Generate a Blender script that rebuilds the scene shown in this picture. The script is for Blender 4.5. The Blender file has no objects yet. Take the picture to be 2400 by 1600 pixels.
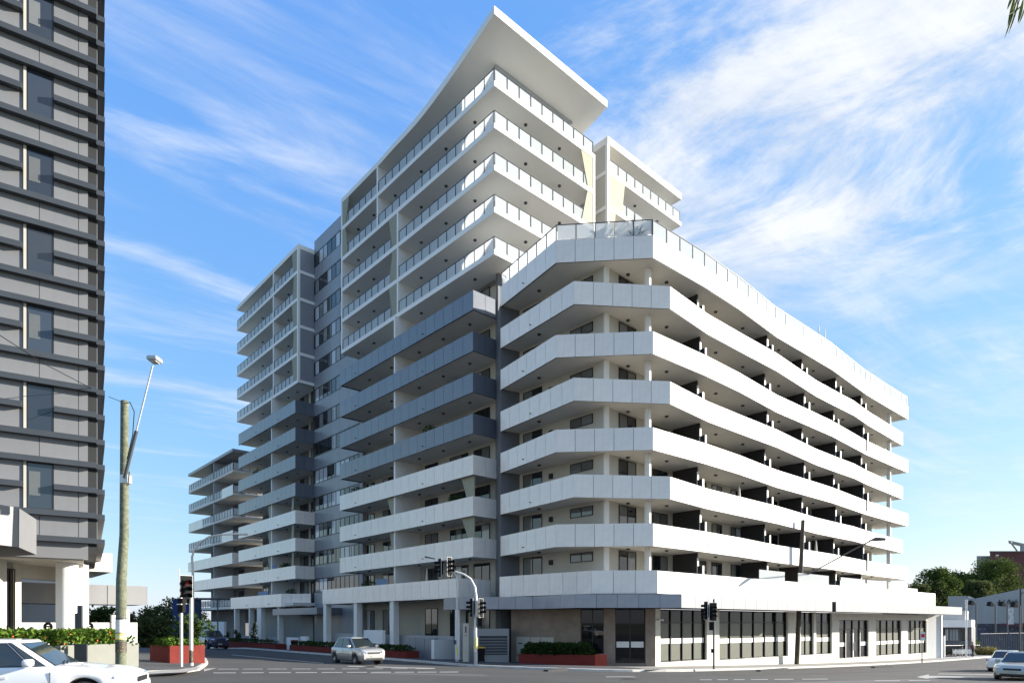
import bpy, math, random
import numpy as np
from mathutils import Vector, Matrix
random.seed(7)
sc = bpy.context.scene
R = math.radians

# ------------------------------------------------------------------ camera, sky, sun, exposure
ZC = 1.7                       # eye height
F, CX, HZ = 1516.0, 1200.0, 1459.0   # survey constants of the photograph (2400 x 1600)
cam_d = bpy.data.cameras.new('camera'); cam = bpy.data.objects.new('camera', cam_d)
sc.collection.objects.link(cam); sc.camera = cam
cam.location = (0, 0, ZC); cam.rotation_euler = (R(90), 0, 0)
cam_d.sensor_width = 36; cam_d.lens = 36 * F / 2400
cam_d.shift_y = (HZ - 800) / 2400; cam_d.clip_end = 6000; cam_d.clip_start = .1
SUN_EL = R(17.0); SUNV = Vector((.988, .155, 0)).normalized()
to_sun = Vector((SUNV.x * math.cos(SUN_EL), SUNV.y * math.cos(SUN_EL), math.sin(SUN_EL)))
sd = bpy.data.lights.new('sun', 'SUN'); sun = bpy.data.objects.new('sun', sd); sc.collection.objects.link(sun)
sun.rotation_euler = (-to_sun).to_track_quat('-Z', 'Y').to_euler()
sd.energy = 5.0; sd.angle = R(.53); sd.color = (1, .93, .82)
sc.view_settings.view_transform = 'Standard'; sc.view_settings.look = 'None'
sc.cycles.max_bounces = 6; sc.cycles.diffuse_bounces = 4; sc.cycles.glossy_bounces = 3; sc.cycles.transparent_max_bounces = 8
sc.view_settings.gamma = 1; sc.view_settings.exposure = 1.30; sc.view_settings.use_curve_mapping = False
SKY_STRENGTH = .128

w = bpy.data.worlds.new('World'); sc.world = w; w.use_nodes = True
nt = w.node_tree; nt.nodes.clear()
def N(t, tree=None, **k):
    n = (tree or nt).nodes.new(t)
    for a, b in k.items(): setattr(n, a, b)
    return n
def MA(op, a, b=None, c=None, tree=None, clamp=False):
    tree = tree or nt
    n = tree.nodes.new('ShaderNodeMath'); n.operation = op; n.use_clamp = clamp
    for i, x in enumerate((a, b, c)):
        if x is None: continue
        if isinstance(x, (int, float)): n.inputs[i].default_value = x
        else: tree.links.new(x, n.inputs[i])
    return n.outputs[0]
def RAMP(x, lo, hi, tree=None, smooth=True):
    tree = tree or nt
    n = tree.nodes.new('ShaderNodeMapRange'); n.interpolation_type = 'SMOOTHSTEP' if smooth else 'LINEAR'
    n.inputs['From Min'].default_value = lo; n.inputs['From Max'].default_value = hi
    tree.links.new(x, n.inputs['Value']); return n.outputs['Result']
def MIX(f, a, b, tree=None, blend='MIX'):
    tree = tree or nt
    n = tree.nodes.new('ShaderNodeMix'); n.data_type = 'RGBA'; n.blend_type = blend
    for i, x in ((0, f), (6, a), (7, b)):
        if isinstance(x, (int, float)): n.inputs[i].default_value = x
        elif isinstance(x, tuple): n.inputs[i].default_value = x if len(x) == 4 else x + (1,)
        else: tree.links.new(x, n.inputs[i])
    return n.outputs[2]
L = nt.links.new
sky = N('ShaderNodeTexSky'); sky.sky_type = 'NISHITA'; sky.sun_disc = False
sky.sun_elevation = SUN_EL; sky.sun_rotation = math.atan2(to_sun.x, to_sun.y)
sky.air_density = 1.0; sky.dust_density = .35; sky.ozone_density = 2.2; sky.altitude = 50
tc = N('ShaderNodeTexCoord'); sp = N('ShaderNodeSeparateXYZ'); L(tc.outputs['Generated'], sp.inputs[0])
zz = MA('MAXIMUM', sp.outputs[2], 0.02); zz = MA('ADD', zz, .10)
pxn = MA('DIVIDE', sp.outputs[0], zz); pyn = MA('DIVIDE', sp.outputs[1], zz)
cv = N('ShaderNodeCombineXYZ'); L(pxn, cv.inputs[0]); L(pyn, cv.inputs[1])
def noise(vec, scale, detail, rough, dist, mapping=None, tree=None):
    tree = tree or nt
    if mapping:
        m = tree.nodes.new('ShaderNodeMapping'); tree.links.new(vec, m.inputs[0])
        m.inputs['Rotation'].default_value = (0, 0, mapping[0]); m.inputs['Scale'].default_value = mapping[1]
        m.inputs['Location'].default_value = mapping[2]; m.vector_type = 'TEXTURE' if len(mapping) > 3 else 'POINT'; vec = m.outputs[0]
    n = tree.nodes.new('ShaderNodeTexNoise'); tree.links.new(vec, n.inputs['Vector'])
    n.inputs['Scale'].default_value = scale; n.inputs['Detail'].default_value = detail
    n.inputs['Roughness'].default_value = rough; n.inputs['Distortion'].default_value = dist
    return n.outputs['Fac']
streak = noise(cv.outputs[0], 1.0, 9, .60, .45, (R(34), (1.25, .26, 1), (3.1, 1.35, 0), 1))
fine = noise(cv.outputs[0], 1.0, 9, .62, .8, (R(28), (.55, .17, 1), (1.1, 7.3, 0), 1))
cov = noise(cv.outputs[0], .9, 3, .5, .2, (0, (1, 1, 1), (4.6, 2.2, 0)))
puff = noise(cv.outputs[0], 1.0, 14, .66, .45, (R(-38), (.50, .30, 1), (.3, 5.45, 0), 1))
side = RAMP(pxn, -.30, .36)                       # the sky is cloudier to the right of the tower
s1 = RAMP(MA('ADD', MA('MULTIPLY', streak, .68), MA('MULTIPLY', fine, .32)), .45, .72)
s1 = MA('MULTIPLY', s1, .62)
p1 = RAMP(MA('ADD', MA('ADD', MA('MULTIPLY', puff, .75), MA('MULTIPLY', cov, .30)), MA('MULTIPLY', side, .18)), .585, .78)
p1 = MA('MULTIPLY', p1, MA('ADD', MA('MULTIPLY', side, .95), .05))
p1 = MA('MULTIPLY', p1, MA('ADD', MA('MULTIPLY', RAMP(sp.outputs[2], .36, .50), .85), .15))
cl = MA('SUBTRACT', 1.0, MA('MULTIPLY', MA('SUBTRACT', 1.0, s1), MA('SUBTRACT', 1.0, p1)))
cl = MA('MULTIPLY', cl, RAMP(sp.outputs[2], .02, .30))
CLOUD = (3.2, 3.3, 3.5)
sr = N('ShaderNodeSeparateColor'); L(sky.outputs[0], sr.inputs[0]); cr = N('ShaderNodeCombineColor')
for i, (a_, p_) in enumerate(((.75,.80),(1.22,.545),(2.72,.13))): L(MA('MULTIPLY', MA('POWER', MA('MINIMUM', MA('MAXIMUM', sr.outputs[i], .0001), 6.5), p_), a_), cr.inputs[i])
skyc = cr.outputs[0]
mixc = MIX(cl, skyc, MIX(RAMP(MA('ADD', MA('MULTIPLY', puff, .6), MA('MULTIPLY', fine, .4)), .40, .62), (2.35,2.6,3.0), CLOUD))
bg = N('ShaderNodeBackground'); L(mixc, bg.inputs[0]); bg.inputs[1].default_value = SKY_STRENGTH
wo = N('ShaderNodeOutputWorld'); L(bg.outputs[0], wo.inputs[0])

# ------------------------------------------------------------------ survey helpers
def ray(px, py): return ((px - CX) / F, 1.0, (HZ - py) / F)
def at(px, py, Y): r = ray(px, py); return Vector((r[0] * Y, Y, ZC + r[2] * Y))
GC = (0.01669, -0.0328, -0.01903, 0.04184, 0.01117, -0.01658)
def ground(x, y):
    x = max(-28., min(58., x)); y = max(-15., min(92., y))
    dip = -.19*math.exp(-((x+8.5)**2/70 + (y-12)**2/45))
    return dip + GC[0] + GC[1]*x + GC[2]*y + (GC[3]*x*x + GC[4]*x*y + GC[5]*y*y) / 100
def gp(px, py, dz=0.0):
    a, b = 3.0, 160.0; r = ray(px, py)
    f = lambda Y: ZC + r[2]*Y - ground(r[0]*Y, Y) - dz
    Y = 3.0
    while Y < 160 and f(Y) > 0: Y += .5
    a, b = Y - .5, Y
    for _ in range(30):
        m = (a + b) / 2
        if f(m) > 0: a = m
        else: b = m
    return Vector((r[0]*a, a, ground(r[0]*a, a) + dz))

# ------------------------------------------------------------------ object helpers
COL = sc.collection
BASE = {}
class M:
    def __init__(s): s.v = []; s.f = []; s.mi = []
    def face(s, pts, mi=0):
        b = len(s.v); s.v += [tuple(p) for p in pts]; s.f.append(tuple(range(b, b+len(pts)))); s.mi.append(mi)
    def grid(s, rows, close=False, mi=0):
        b = len(s.v); n = len(rows[0])
        for r_ in rows: s.v += [tuple(p) for p in r_]
        for i in range(len(rows)-1):
            for j in range(n if close else n-1):
                k = (j+1) % n
                s.f.append((b+i*n+j, b+i*n+k, b+(i+1)*n+k, b+(i+1)*n+j)); s.mi.append(mi)
    def prism(s, xy, z0, z1, mi=0):
        A = sum(xy[i][0]*xy[(i+1) % len(xy)][1] - xy[(i+1) % len(xy)][0]*xy[i][1] for i in range(len(xy)))
        if A < 0: xy = xy[::-1]
        n = len(xy); b = len(s.v)
        s.v += [(p[0], p[1], z0) for p in xy] + [(p[0], p[1], z1) for p in xy]
        s.f.append(tuple(range(b+n-1, b-1, -1))); s.f.append(tuple(range(b+n, b+2*n)))
        for i in range(n):
            j = (i+1) % n; s.f.append((b+i, b+j, b+n+j, b+n+i))
        s.mi += [mi]*(n+2)
    def box(s, x0, y0, z0, x1, y1, z1, mi=0): s.prism([(x0,y0),(x1,y0),(x1,y1),(x0,y1)], z0, z1, mi)
    def seg(s, p0, p1, o0, o1, z0, z1, mi=0):
        """box along plan segment p0->p1 between outward offsets o0..o1 (outward = right-hand side)"""
        d = Vector((p1[0]-p0[0], p1[1]-p0[1])); d.normalize(); n = Vector((d.y, -d.x))
        q = [(p[0]+n.x*o, p[1]+n.y*o) for p, o in ((p0,o0),(p1,o0),(p1,o1),(p0,o1))]
        s.prism(q, z0, z1, mi)
    def band(s, poly, o0, o1, z0, z1, mi=0):
        A = offset(poly, o0); B = offset(poly, o1)
        rows = [[(a[0],a[1],z0),(a[0],a[1],z1),(b_[0],b_[1],z1),(b_[0],b_[1],z0)] for a, b_ in zip(A, B)]
        s.grid(rows, close=True, mi=mi); s.face(rows[0], mi); s.face(rows[-1], mi)
    def tube(s, path, r, n=8, mi=0, cap=True):
        path = [Vector(p) for p in path]; rows = []
        rr = r if isinstance(r, (list, tuple)) else [r]*len(path)
        for i, p in enumerate(path):
            d = (path[min(i+1, len(path)-1)] - path[max(i-1, 0)]).normalized()
            a = d.orthogonal().normalized() if i == 0 else (a - d*a.dot(d)).normalized()
            c = d.cross(a)
            rows.append([p + (a*math.cos(t) + c*math.sin(t))*rr[i] for t in [2*math.pi*k/n for k in range(n)]])
        s.grid(rows, close=True, mi=mi)
        if cap: s.face(rows[0], mi); s.face(rows[-1], mi)
    def cyl(s, x, y, z0, z1, r, n=12, r2=None, mi=0): s.tube([(x,y,z0),(x,y,z1)], [r, r if r2 is None else r2], n, mi)
    def lathe(s, prof, n=24, axis='z', c=(0,0,0), mi=0):
        rows = []
        for r, h in prof:
            row = []
            for k in range(n):
                t = 2*math.pi*k/n; a, b_ = r*math.cos(t), r*math.sin(t)
                row.append((c[0]+a, c[1]+b_, c[2]+h) if axis == 'z' else (c[0]+a, c[1]+h, c[2]+b_) if axis == 'y' else (c[0]+h, c[1]+a, c[2]+b_))
            rows.append(row)
        s.grid(rows, close=True, mi=mi)
def offset(poly, o):
    n = len(poly); out = []
    for i in range(n):
        ns = []
        for j in (i-1, i):
            if 0 <= j < n-1:
                d = Vector((poly[j+1][0]-poly[j][0], poly[j+1][1]-poly[j][1])).normalized(); ns.append(Vector((d.y, -d.x)))
        if len(ns) == 2:
            b_ = (ns[0]+ns[1]); k = 2/b_.length_squared if b_.length_squared > .3 else 2; v = b_*k*o
        else: v = ns[0]*o
        out.append((poly[i][0]+v.x, poly[i][1]+v.y))
    return out
def tag(o, label=None, cat=None, group=None, kind=None, category=None):
    cat = cat or category
    for k, v in (('label',label),('category',cat),('group',group),('kind',kind)):
        if v: o[k] = v
    return o
def thing(name, label, cat, loc=(0,0,0), group=None, rz=0):
    o = bpy.data.objects.new(name, None); COL.objects.link(o); o.location = loc; o.rotation_euler = (0,0,rz)
    o.empty_display_size = .3; BASE[o] = Vector(loc) if not rz else Vector((0,0,0)); return tag(o, label, cat, group)
def mk(name, m, mat, parent=None, smooth=False, local=False, **k):
    b = Vector((0,0,0)) if (local or parent is None) else BASE[parent]
    me = bpy.data.meshes.new(name)
    me.from_pydata([(x-b.x, y-b.y, z-b.z) for x, y, z in m.v], [], m.f)
    mats = mat if isinstance(mat, (list, tuple)) else [mat]
    for q in mats: me.materials.append(q)
    if len(mats) > 1: me.polygons.foreach_set('material_index', m.mi)
    if smooth: me.polygons.foreach_set('use_smooth', [True]*len(me.polygons))
    me.update()
    o = bpy.data.objects.new(name, me); COL.objects.link(o)
    if parent: o.parent = parent; BASE[o] = b
    else: BASE[o] = Vector((0,0,0))
    return tag(o, **k) if k else o
def struct(name, m, mat, parent=None, smooth=False):
    o = mk(name, m, mat, parent, smooth)
    if not parent: o['kind'] = 'structure'
    return o
def bevel(o, w_=.02, seg=2, ang=35):
    b = o.modifiers.new('bevel', 'BEVEL'); b.width = w_; b.segments = seg; b.limit_method = 'ANGLE'; b.angle_limit = R(ang); return o
_cache = {}
def boxmesh(wd, th, ht, mat):
    """box: x 0..wd, y -th..0, z 0..ht, shared between alike pieces"""
    key = ('b', round(wd,2), round(th,3), round(ht,2), mat.name)
    if key not in _cache:
        m = M(); m.box(0, -th, 0, wd, 0, ht); me = bpy.data.meshes.new('piece'); me.from_pydata(m.v, [], m.f); me.materials.append(mat); _cache[key] = me
    return _cache[key]
def put(name, me, parent, x, y, z, rz=0.0):
    o = bpy.data.objects.new(name, me); COL.objects.link(o); b = BASE[parent]; o.parent = parent
    o.location = (x-b.x, y-b.y, z-b.z); o.rotation_euler = (0, 0, rz); BASE[o] = b; return o
def pieces(name, parent, p0, p1, z0, z1, wd, mat, th=.03, gap=.03, base=0.0, ends=0.0):
    """a run of alike flat pieces from p0 to p1, standing proud of an outward offset `base`"""
    d = Vector((p1[0]-p0[0], p1[1]-p0[1])); Ln = d.length
    if Ln < .15: return
    d.normalize(); n = Vector((d.y, -d.x)); k = max(1, round((Ln-2*ends)/wd)); w_ = (Ln-2*ends)/k; a = math.atan2(d.y, d.x)
    me = boxmesh(w_-gap, th, z1-z0, mat)
    for i in range(k):
        s = ends + i*w_ + gap/2
        put(name, me, parent, p0[0]+d.x*s+n.x*base, p0[1]+d.y*s+n.y*base, z0, a)
# ------------------------------------------------------------------ materials
def mat(name, col, rough=.6, metal=0.0, spec=.5, var=.08, scale=1.5, bump=0.0, bscale=40, rnd=0.0, alpha=1.0, coat=0.0, streaks=0.0, emit=None, col2=None, c2=(.5,.7), trans=0.0):
    m = bpy.data.materials.new(name); m.use_nodes = True; t = m.node_tree; b = t.nodes['Principled BSDF']
    b.inputs['Roughness'].default_value = rough; b.inputs['Metallic'].default_value = metal
    b.inputs['Specular IOR Level'].default_value = spec; b.inputs['Coat Weight'].default_value = coat
    b.inputs['Alpha'].default_value = alpha; b.inputs['Transmission Weight'].default_value = trans
    tc_ = t.nodes.new('ShaderNodeTexCoord'); c = tuple(col) + (1,)
    src = tc_.outputs['Object']
    out = None
    if var or col2:
        nz = noise(src, scale, 6, .6, 0, tree=t)
        hi = tuple(min(1, x*(1+var)) for x in col); lo = tuple(x*(1-var) for x in col)
        out = MIX(RAMP(nz, .3, .7, t), lo, hi, t)
        if col2:
            nz2 = noise(src, scale*2.3, 8, .65, .4, tree=t)
            out = MIX(RAMP(nz2, c2[0], c2[1], t), out, tuple(col2), t)
    if streaks:
        ns = noise(src, 1.0, 5, .6, 0, (0, (3.2, 3.2, .16), (0,0,0)), t)
        out = MIX(MA('MULTIPLY', RAMP(ns, .52, .78, t), streaks, tree=t), out if out else c, tuple(x*.55 for x in col), t)
    if rnd:
        oi = t.nodes.new('ShaderNodeObjectInfo')
        k = MA('ADD', MA('MULTIPLY', oi.outputs['Random'], 2*rnd, tree=t), 1-rnd, tree=t)
        cmb = t.nodes.new('ShaderNodeCombineColor')
        for i in range(3): t.links.new(k, cmb.inputs[i])
        out = MIX(1.0, out if out else c, cmb.outputs[0], t, 'MULTIPLY')
    if out: t.links.new(out, b.inputs['Base Color'])
    else: b.inputs['Base Color'].default_value = c
    if bump:
        nb = noise(src, bscale, 6, .65, 0, tree=t); bn = t.nodes.new('ShaderNodeBump')
        bn.inputs['Strength'].default_value = bump; bn.inputs['Distance'].default_value = .02
        t.links.new(nb, bn.inputs['Height']); t.links.new(bn.outputs[0], b.inputs['Normal'])
    if emit:
        b.inputs['Emission Color'].default_value = tuple(emit[:3]) + (1,); b.inputs['Emission Strength'].default_value = emit[3]
    return m
K = {}
K['panel'] = mat('panel_silver_white', (.86,.79,.71), .26, 0, .6, var=.04, rnd=.035, streaks=.10, coat=.25)
K['panel_dark'] = mat('panel_charcoal', (.135,.15,.18), .3, .25, .6, var=.05, rnd=.05, coat=.3)
K['panel_mid'] = mat('panel_mid_grey', (.30,.31,.335), .35, .1, .5, var=.05, rnd=.05, coat=.2, streaks=.1)
K['joint'] = mat('joint_shadow_gap', (.10,.10,.11), .8, var=.05)
K['joint_d'] = mat('joint_dark', (.025,.027,.03), .8, var=.05)
K['white'] = mat('white_render', (.80,.79,.76), .75, var=.03, scale=.5, streaks=.05, bump=.05, bscale=60)
K['white_smooth'] = mat('white_paint', (.80,.785,.745), .5, var=.02, scale=.4, streaks=.07)
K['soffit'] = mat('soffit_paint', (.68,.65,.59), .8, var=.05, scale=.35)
K['cream'] = mat('cream_render', (.50,.47,.405), .8, var=.05, scale=.6, bump=.05, bscale=50)
K['wallgrey'] = mat('grey_render', (.40,.40,.395), .8, var=.05, scale=.5, streaks=.12)
K['walldark'] = mat('dark_grey_render', (.14,.145,.155), .7, var=.08, scale=.5)
K['spandrel'] = mat('spandrel_panel', (.255,.265,.285), .4, .15, .5, var=.04, rnd=.04, coat=.15)
K['divider'] = mat('divider_dark_brown', (.030,.027,.028), .8, var=.1)
K['screen'] = mat('perforated_screen_cream', (.29,.275,.195), .6, var=.05, scale=3)
K['frame'] = mat('window_frame_black', (.015,.016,.018), .4, var=0)
K['glass'] = mat('window_glass', (.012,.016,.02), .03, 0, .9, var=0, rnd=.3)
K['blind'] = mat('window_glass_blind', (.16,.165,.16), .06, 0, .8, var=.06, rnd=.3)
K['blind_sky'] = mat('window_glass_pale_blind_sky', (.42,.44,.46), .08, 0, .8, var=.06, rnd=.25)  # pale blinds, also used as painted sky reflection in the link windows
K['balglass'] = mat('balustrade_glass', (.64,.68,.69), .08, 0, .8, var=0, alpha=.66, rnd=.05)
_t = K['balglass'].node_tree; _tr = _t.nodes.new('ShaderNodeBsdfTranslucent'); _tr.inputs[0].default_value = (.88,.90,.90,1); _mx = _t.nodes.new('ShaderNodeMixShader'); _mx.inputs[0].default_value = .36
_t.links.new(_t.nodes['Principled BSDF'].outputs[0], _mx.inputs[1]); _t.links.new(_tr.outputs[0], _mx.inputs[2]); _t.links.new(_mx.outputs[0], _t.nodes['Material Output'].inputs[0])
K['awn'] = mat('awning_panel_light', (.27,.27,.275), .4, 0, .5, var=.03, rnd=.04, streaks=.08)
K['rail'] = mat('balustrade_rail', (.085,.09,.10), .35, .7, var=0)
K['steel'] = mat('galvanised_steel', (.52,.53,.54), .42, .75, var=.1, scale=6)
K['stone'] = mat('travertine_stone', (.27,.21,.165), .6, var=.16, scale=1.3, col2=(.18,.14,.11), c2=(.55,.75), bump=.1, bscale=14)
K['shopwall'] = mat('pale_stone_pier', (.66,.63,.55), .7, var=.05, scale=1.2, bump=.08, bscale=30)
K['asphalt'] = mat('asphalt', (.055,.054,.053), .9, var=.16, scale=.22, col2=(.043,.042,.042), c2=(.52,.72), bump=.35, bscale=90)
K['concrete'] = mat('footpath_concrete', (.32,.305,.285), .85, var=.10, scale=.7, col2=(.24,.23,.215), c2=(.55,.75), bump=.2, bscale=50)
K['asphalt_path'] = mat('footpath_asphalt', (.070,.070,.072), .9, var=.12, scale=.6, bump=.3, bscale=90)
K['kerb'] = mat('kerb_concrete', (.52,.50,.46), .85, var=.12, scale=2, col2=(.36,.34,.31), c2=(.6,.8), bump=.2, bscale=40)
K['earth'] = mat('ground_earth', (.16,.15,.11), .95, var=.2, scale=.2, col2=(.10,.12,.05), c2=(.45,.6))
K['paint'] = mat('road_paint', (.36,.355,.34), .7, var=.12, scale=3, col2=(.30,.30,.29), c2=(.50,.74))
K['terracotta'] = mat('planter_dark_red', (.17,.030,.024), .85, 0, .15, var=.10, scale=2, streaks=.2)
K['plantgrey'] = mat('planter_sage_grey', (.19,.195,.17), .7, var=.05, scale=2, streaks=.2)
K['soil'] = mat('soil', (.05,.04,.03), .95)
def leafmat(name, c1, c2_):
    m = mat(name, c1, .75, 0, .12, var=0); t = m.node_tree; b = t.nodes['Principled BSDF']
    tc_ = t.nodes.new('ShaderNodeTexCoord'); nz = noise(tc_.outputs['Object'], 2.2, 3, .6, 0, tree=t)
    nf = noise(tc_.outputs['Object'], 19, 2, .5, 0, tree=t)
    f = RAMP(MA('ADD', MA('MULTIPLY', nz, .55, tree=t), MA('MULTIPLY', nf, .45, tree=t), tree=t), .36, .64, t)
    t.links.new(MIX(f, tuple(c1), tuple(c2_), t), b.inputs['Base Color'])
    tr = t.nodes.new('ShaderNodeBsdfTranslucent'); tr.inputs[0].default_value = tuple(x*1.1 for x in c2_) + (1,)
    ms = t.nodes.new('ShaderNodeMixShader'); ms.inputs[0].default_value = .22
    o = t.nodes['Material Output']; t.links.new(b.outputs[0], ms.inputs[1]); t.links.new(tr.outputs[0], ms.inputs[2]); t.links.new(ms.outputs[0], o.inputs[0])
    return m
K['leaf_hedge'] = leafmat('leaf_hedge', (.030,.075,.012), (.14,.22,.03))
K['leaf_shrub'] = leafmat('leaf_shrub', (.014,.034,.010), (.05,.085,.02))
K['leaf_tree'] = leafmat('leaf_tree', (.012,.028,.008), (.085,.125,.026))
K['leaf_olive'] = leafmat('leaf_olive', (.03,.05,.02), (.12,.14,.05))
K['leaf_dry'] = leafmat('leaf_dry', (.12,.11,.04), (.30,.26,.10))
K['leaf_blue'] = leafmat('leaf_yucca', (.03,.06,.05), (.09,.14,.10))
K['bark'] = mat('bark', (.10,.075,.055), .9, var=.25, scale=6, bump=.5, bscale=20)
K['flower'] = mat('flower_orange', (.75,.12,.03), .6, var=.1)

# ------------------------------------------------------------------ shared building parts
zb = lambda n: ZC + 23.2 - 3.05*(8-n)          # underside of the parapet of level n
PH = 1.42
T0 = Vector((-1.283, 46.88)); DL = Vector((-.6691, .7432)); DR = Vector((.7430, .6693))
def Pt(u, v): p = T0 + DL*u + DR*v; return (p.x, p.y)
def rect(u0, u1, v0, v1): return [Pt(u0,v0), Pt(u1,v0), Pt(u1,v1), Pt(u0,v1)]
def window(root, p0, p1, z0, z1, n, mats=None, mid=None, fw=.055, depth=.05, name='window'):
    """window standing on the wall line p0->p1 (outward right): black frame, one pane object per light"""
    d = Vector((p1[0]-p0[0], p1[1]-p0[1])); Ln = d.length; d.normalize(); nn = Vector((d.y,-d.x))
    m = M(); q = lambda s: (p0[0]+d.x*s, p0[1]+d.y*s)
    m.seg(q(0), q(Ln), 0, depth, z0, z0+fw); m.seg(q(0), q(Ln), 0, depth, z1-fw, z1)
    for i in range(n+1):
        s = (Ln-fw)*i/n; m.seg(q(s), q(s+fw), -.01, depth+.002, z0+.002, z1-.002)
    if mid: m.seg(q(0), q(Ln), .001, depth-.004, mid-fw/2, mid+fw/2)
    o = mk(name, m, K['frame'], root); a = math.atan2(d.y, d.x)
    for i in range(n):
        s = (Ln-fw)*i/n + fw*.8; w_ = (Ln-fw)/n - fw*.6
        mt = (mats[i % len(mats)] if mats else random.choices([K['glass'], K['blind'], K['blind_sky']], [6,3,.5])[0])
        put('pane', boxmesh(w_, .012, z1-z0-fw*1.6, mt), o, p0[0]+d.x*s+nn.x*.012, p0[1]+d.y*s+nn.y*.012, z0+fw*.8, a)
    return o
def parapet(root, poly, z0, z1, pmat, pw=1.22, joint=None, segs=None, t=.13):
    m = M(); m.band(poly, -.035, -t, z0+.012, z1-.02)
    o = mk('parapet', m, joint or K['joint'], root)
    for i in range(len(poly)-1):
        if segs is None or i in segs: pieces('panel', o, poly[i], poly[i+1], z0, z1, pw, pmat, base=-.035, th=.035, gap=.028)
    c = M(); c.band(poly, .004, -t-.02, z1+.001, z1+.03); mk('coping', c, pmat, o)
    return o
def balustrade(root, poly, z0, h=1.02, pw=1.2, closed_first=False):
    m = M(); inn = poly
    m.band(inn, .025, -.025, z0+h-.04, z0+h)
    o = mk('balustrade', m, K['rail'], root)
    for i in range(len(poly)-1):
        p0, p1 = poly[i], poly[i+1]; d = Vector((p1[0]-p0[0], p1[1]-p0[1])); Ln = d.length
        if Ln < .3: continue
        d.normalize(); k = max(1, round(Ln/pw)); w_ = Ln/k; a = math.atan2(d.y, d.x)
        post = boxmesh(.05, .05, h-.045, K['rail'])
        pane = boxmesh(w_-.09, .012, h-.16, K['balglass'])
        for j in range(k):
            s = j*w_
            if not (i > 0 and j == 0) : put('post', post, o, p0[0]+d.x*s, p0[1]+d.y*s, z0, a)
            put('glass_pane', pane, o, p0[0]+d.x*(s+.07), p0[1]+d.y*(s+.07), z0+.08, a)
        put('post', post, o, p1[0]-d.x*.05, p1[1]-d.y*.05, z0, a)
    return o
_dl = None
def downlight(root, x, y, z):
    global _dl
    if _dl is None:
        m = M(); m.lathe([(.0,-.10),(.11,-.10),(.13,-.07),(.13,0)], 12); _dl = bpy.data.meshes.new('downlight'); _dl.from_pydata(m.v, [], m.f); _dl.materials.append(K['rail'])
    put('downlight', _dl, root, x, y, z)
_dr = None
def drain(root, p0, p1, s, z):
    global _dr
    if _dr is None:
        m = M(); m.tube([(0,0.02,0),(0,-.12,-.01)], .035, 8); _dr = bpy.data.meshes.new('drain_outlet'); _dr.from_pydata(m.v, [], m.f); _dr.materials.append(K['rail'])
    d = Vector((p1[0]-p0[0], p1[1]-p0[1])); d.normalize()
    put('drain_outlet', _dr, root, p0[0]+d.x*s, p0[1]+d.y*s, z, math.atan2(d.y, d.x))
def taper(root, u0, u1a, u1b, v, z0, z1, t=.06, axis='u'):
    """tapered perforated screen: plane v (or u), foot u0..u1a, head u0..u1b"""
    m = M(); f = (lambda a, k: Pt(a, v+k)) if axis == 'u' else (lambda a, k: Pt(v+k, a))
    A = [f(u0,0)+(z0,), f(u1a,0)+(z0,), f(u1b,0)+(z1,), f(u0,0)+(z1,)]; B = [f(u0,t)+(z0,), f(u1a,t)+(z0,), f(u1b,t)+(z1,), f(u0,t)+(z1,)]
    m.face(A); m.face(B[::-1])
    for i in range(4): j = (i+1) % 4; m.face([A[i],A[j],B[j],B[i]])
    return mk('tapered_screen', m, K['screen'], root)
# ------------------------------------------------------------------ ground, road, footpaths
def resample(poly, n):
    P_ = [Vector(p[:2]) for p in poly]; d = [0]
    for i in range(len(P_)-1): d.append(d[-1] + (P_[i+1]-P_[i]).length)
    out = []
    for k in range(n):
        s = d[-1]*k/(n-1); i = 0
        while i < len(P_)-2 and d[i+1] < s: i += 1
        t = (s-d[i])/max(1e-6, d[i+1]-d[i]); q = P_[i].lerp(P_[i+1], min(1, t)); out.append((q.x, q.y))
    return out
def sheet(A, B, dz, na=40, nb=6):
    A = resample(A, na); B = resample(B, na); m = M(); rows = []
    for a, b_ in zip(A, B):
        row = []
        for j in range(nb+1):
            t = j/nb; x = a[0]*(1-t)+b_[0]*t; y = a[1]*(1-t)+b_[1]*t; row.append((x, y, ground(x, y)+dz))
        rows.append(row)
    m.grid(rows); return m
def ggrid(x0, x1, nx, y0, y1, ny, dz):
    m = M(); m.grid([[(x0+(x1-x0)*i/nx, y0+(y1-y0)*j/ny, ground(x0+(x1-x0)*i/nx, y0+(y1-y0)*j/ny)+dz) for i in range(nx+1)] for j in range(ny+1)]); return m
g_ = M()
xs = [-3000,-1000,-300,-120] + [-80+8*i for i in range(22)] + [150,300,1000,3000]
ys = [-3000,-800,-200,-60] + [-30+8*i for i in range(22)] + [200,400,1200,3000]
g_.grid([[(x, y, ground(x,y)-.35) for x in xs] for y in ys])
struct('ground', g_, K['earth'])
struct('road', ggrid(-60, 90, 60, -14, 110, 50, 0), K['asphalt'], smooth=True)
def kerb(poly, n=60, name='kerb'):
    P_ = resample(poly, n); I = offset(P_, -.16); O = P_; m = M(); rows = []
    for o, i in zip(O, I):
        z = ground(*o); rows.append([(o[0],o[1],z-.1),(o[0],o[1],z+.10),(o[0]*.9+i[0]*.1,o[1]*.9+i[1]*.1,z+.128),(i[0],i[1],z+.134),(i[0],i[1],z-.1)])
    m.grid(rows); m.face(rows[0]); m.face(rows[-1]); return struct(name, m, K['kerb'])
g2 = lambda px, py, dz=0: tuple(gp(px, py, dz)[:2])
D2 = Vector((.770,.638)); N2 = Vector((.638,-.770)); AW0 = Vector((10.5, 40.1))
def Aw(t, o=0): p = AW0 + D2*t + N2*o; return (p.x, p.y)      # street line of the shops: along t, outward o
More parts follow.
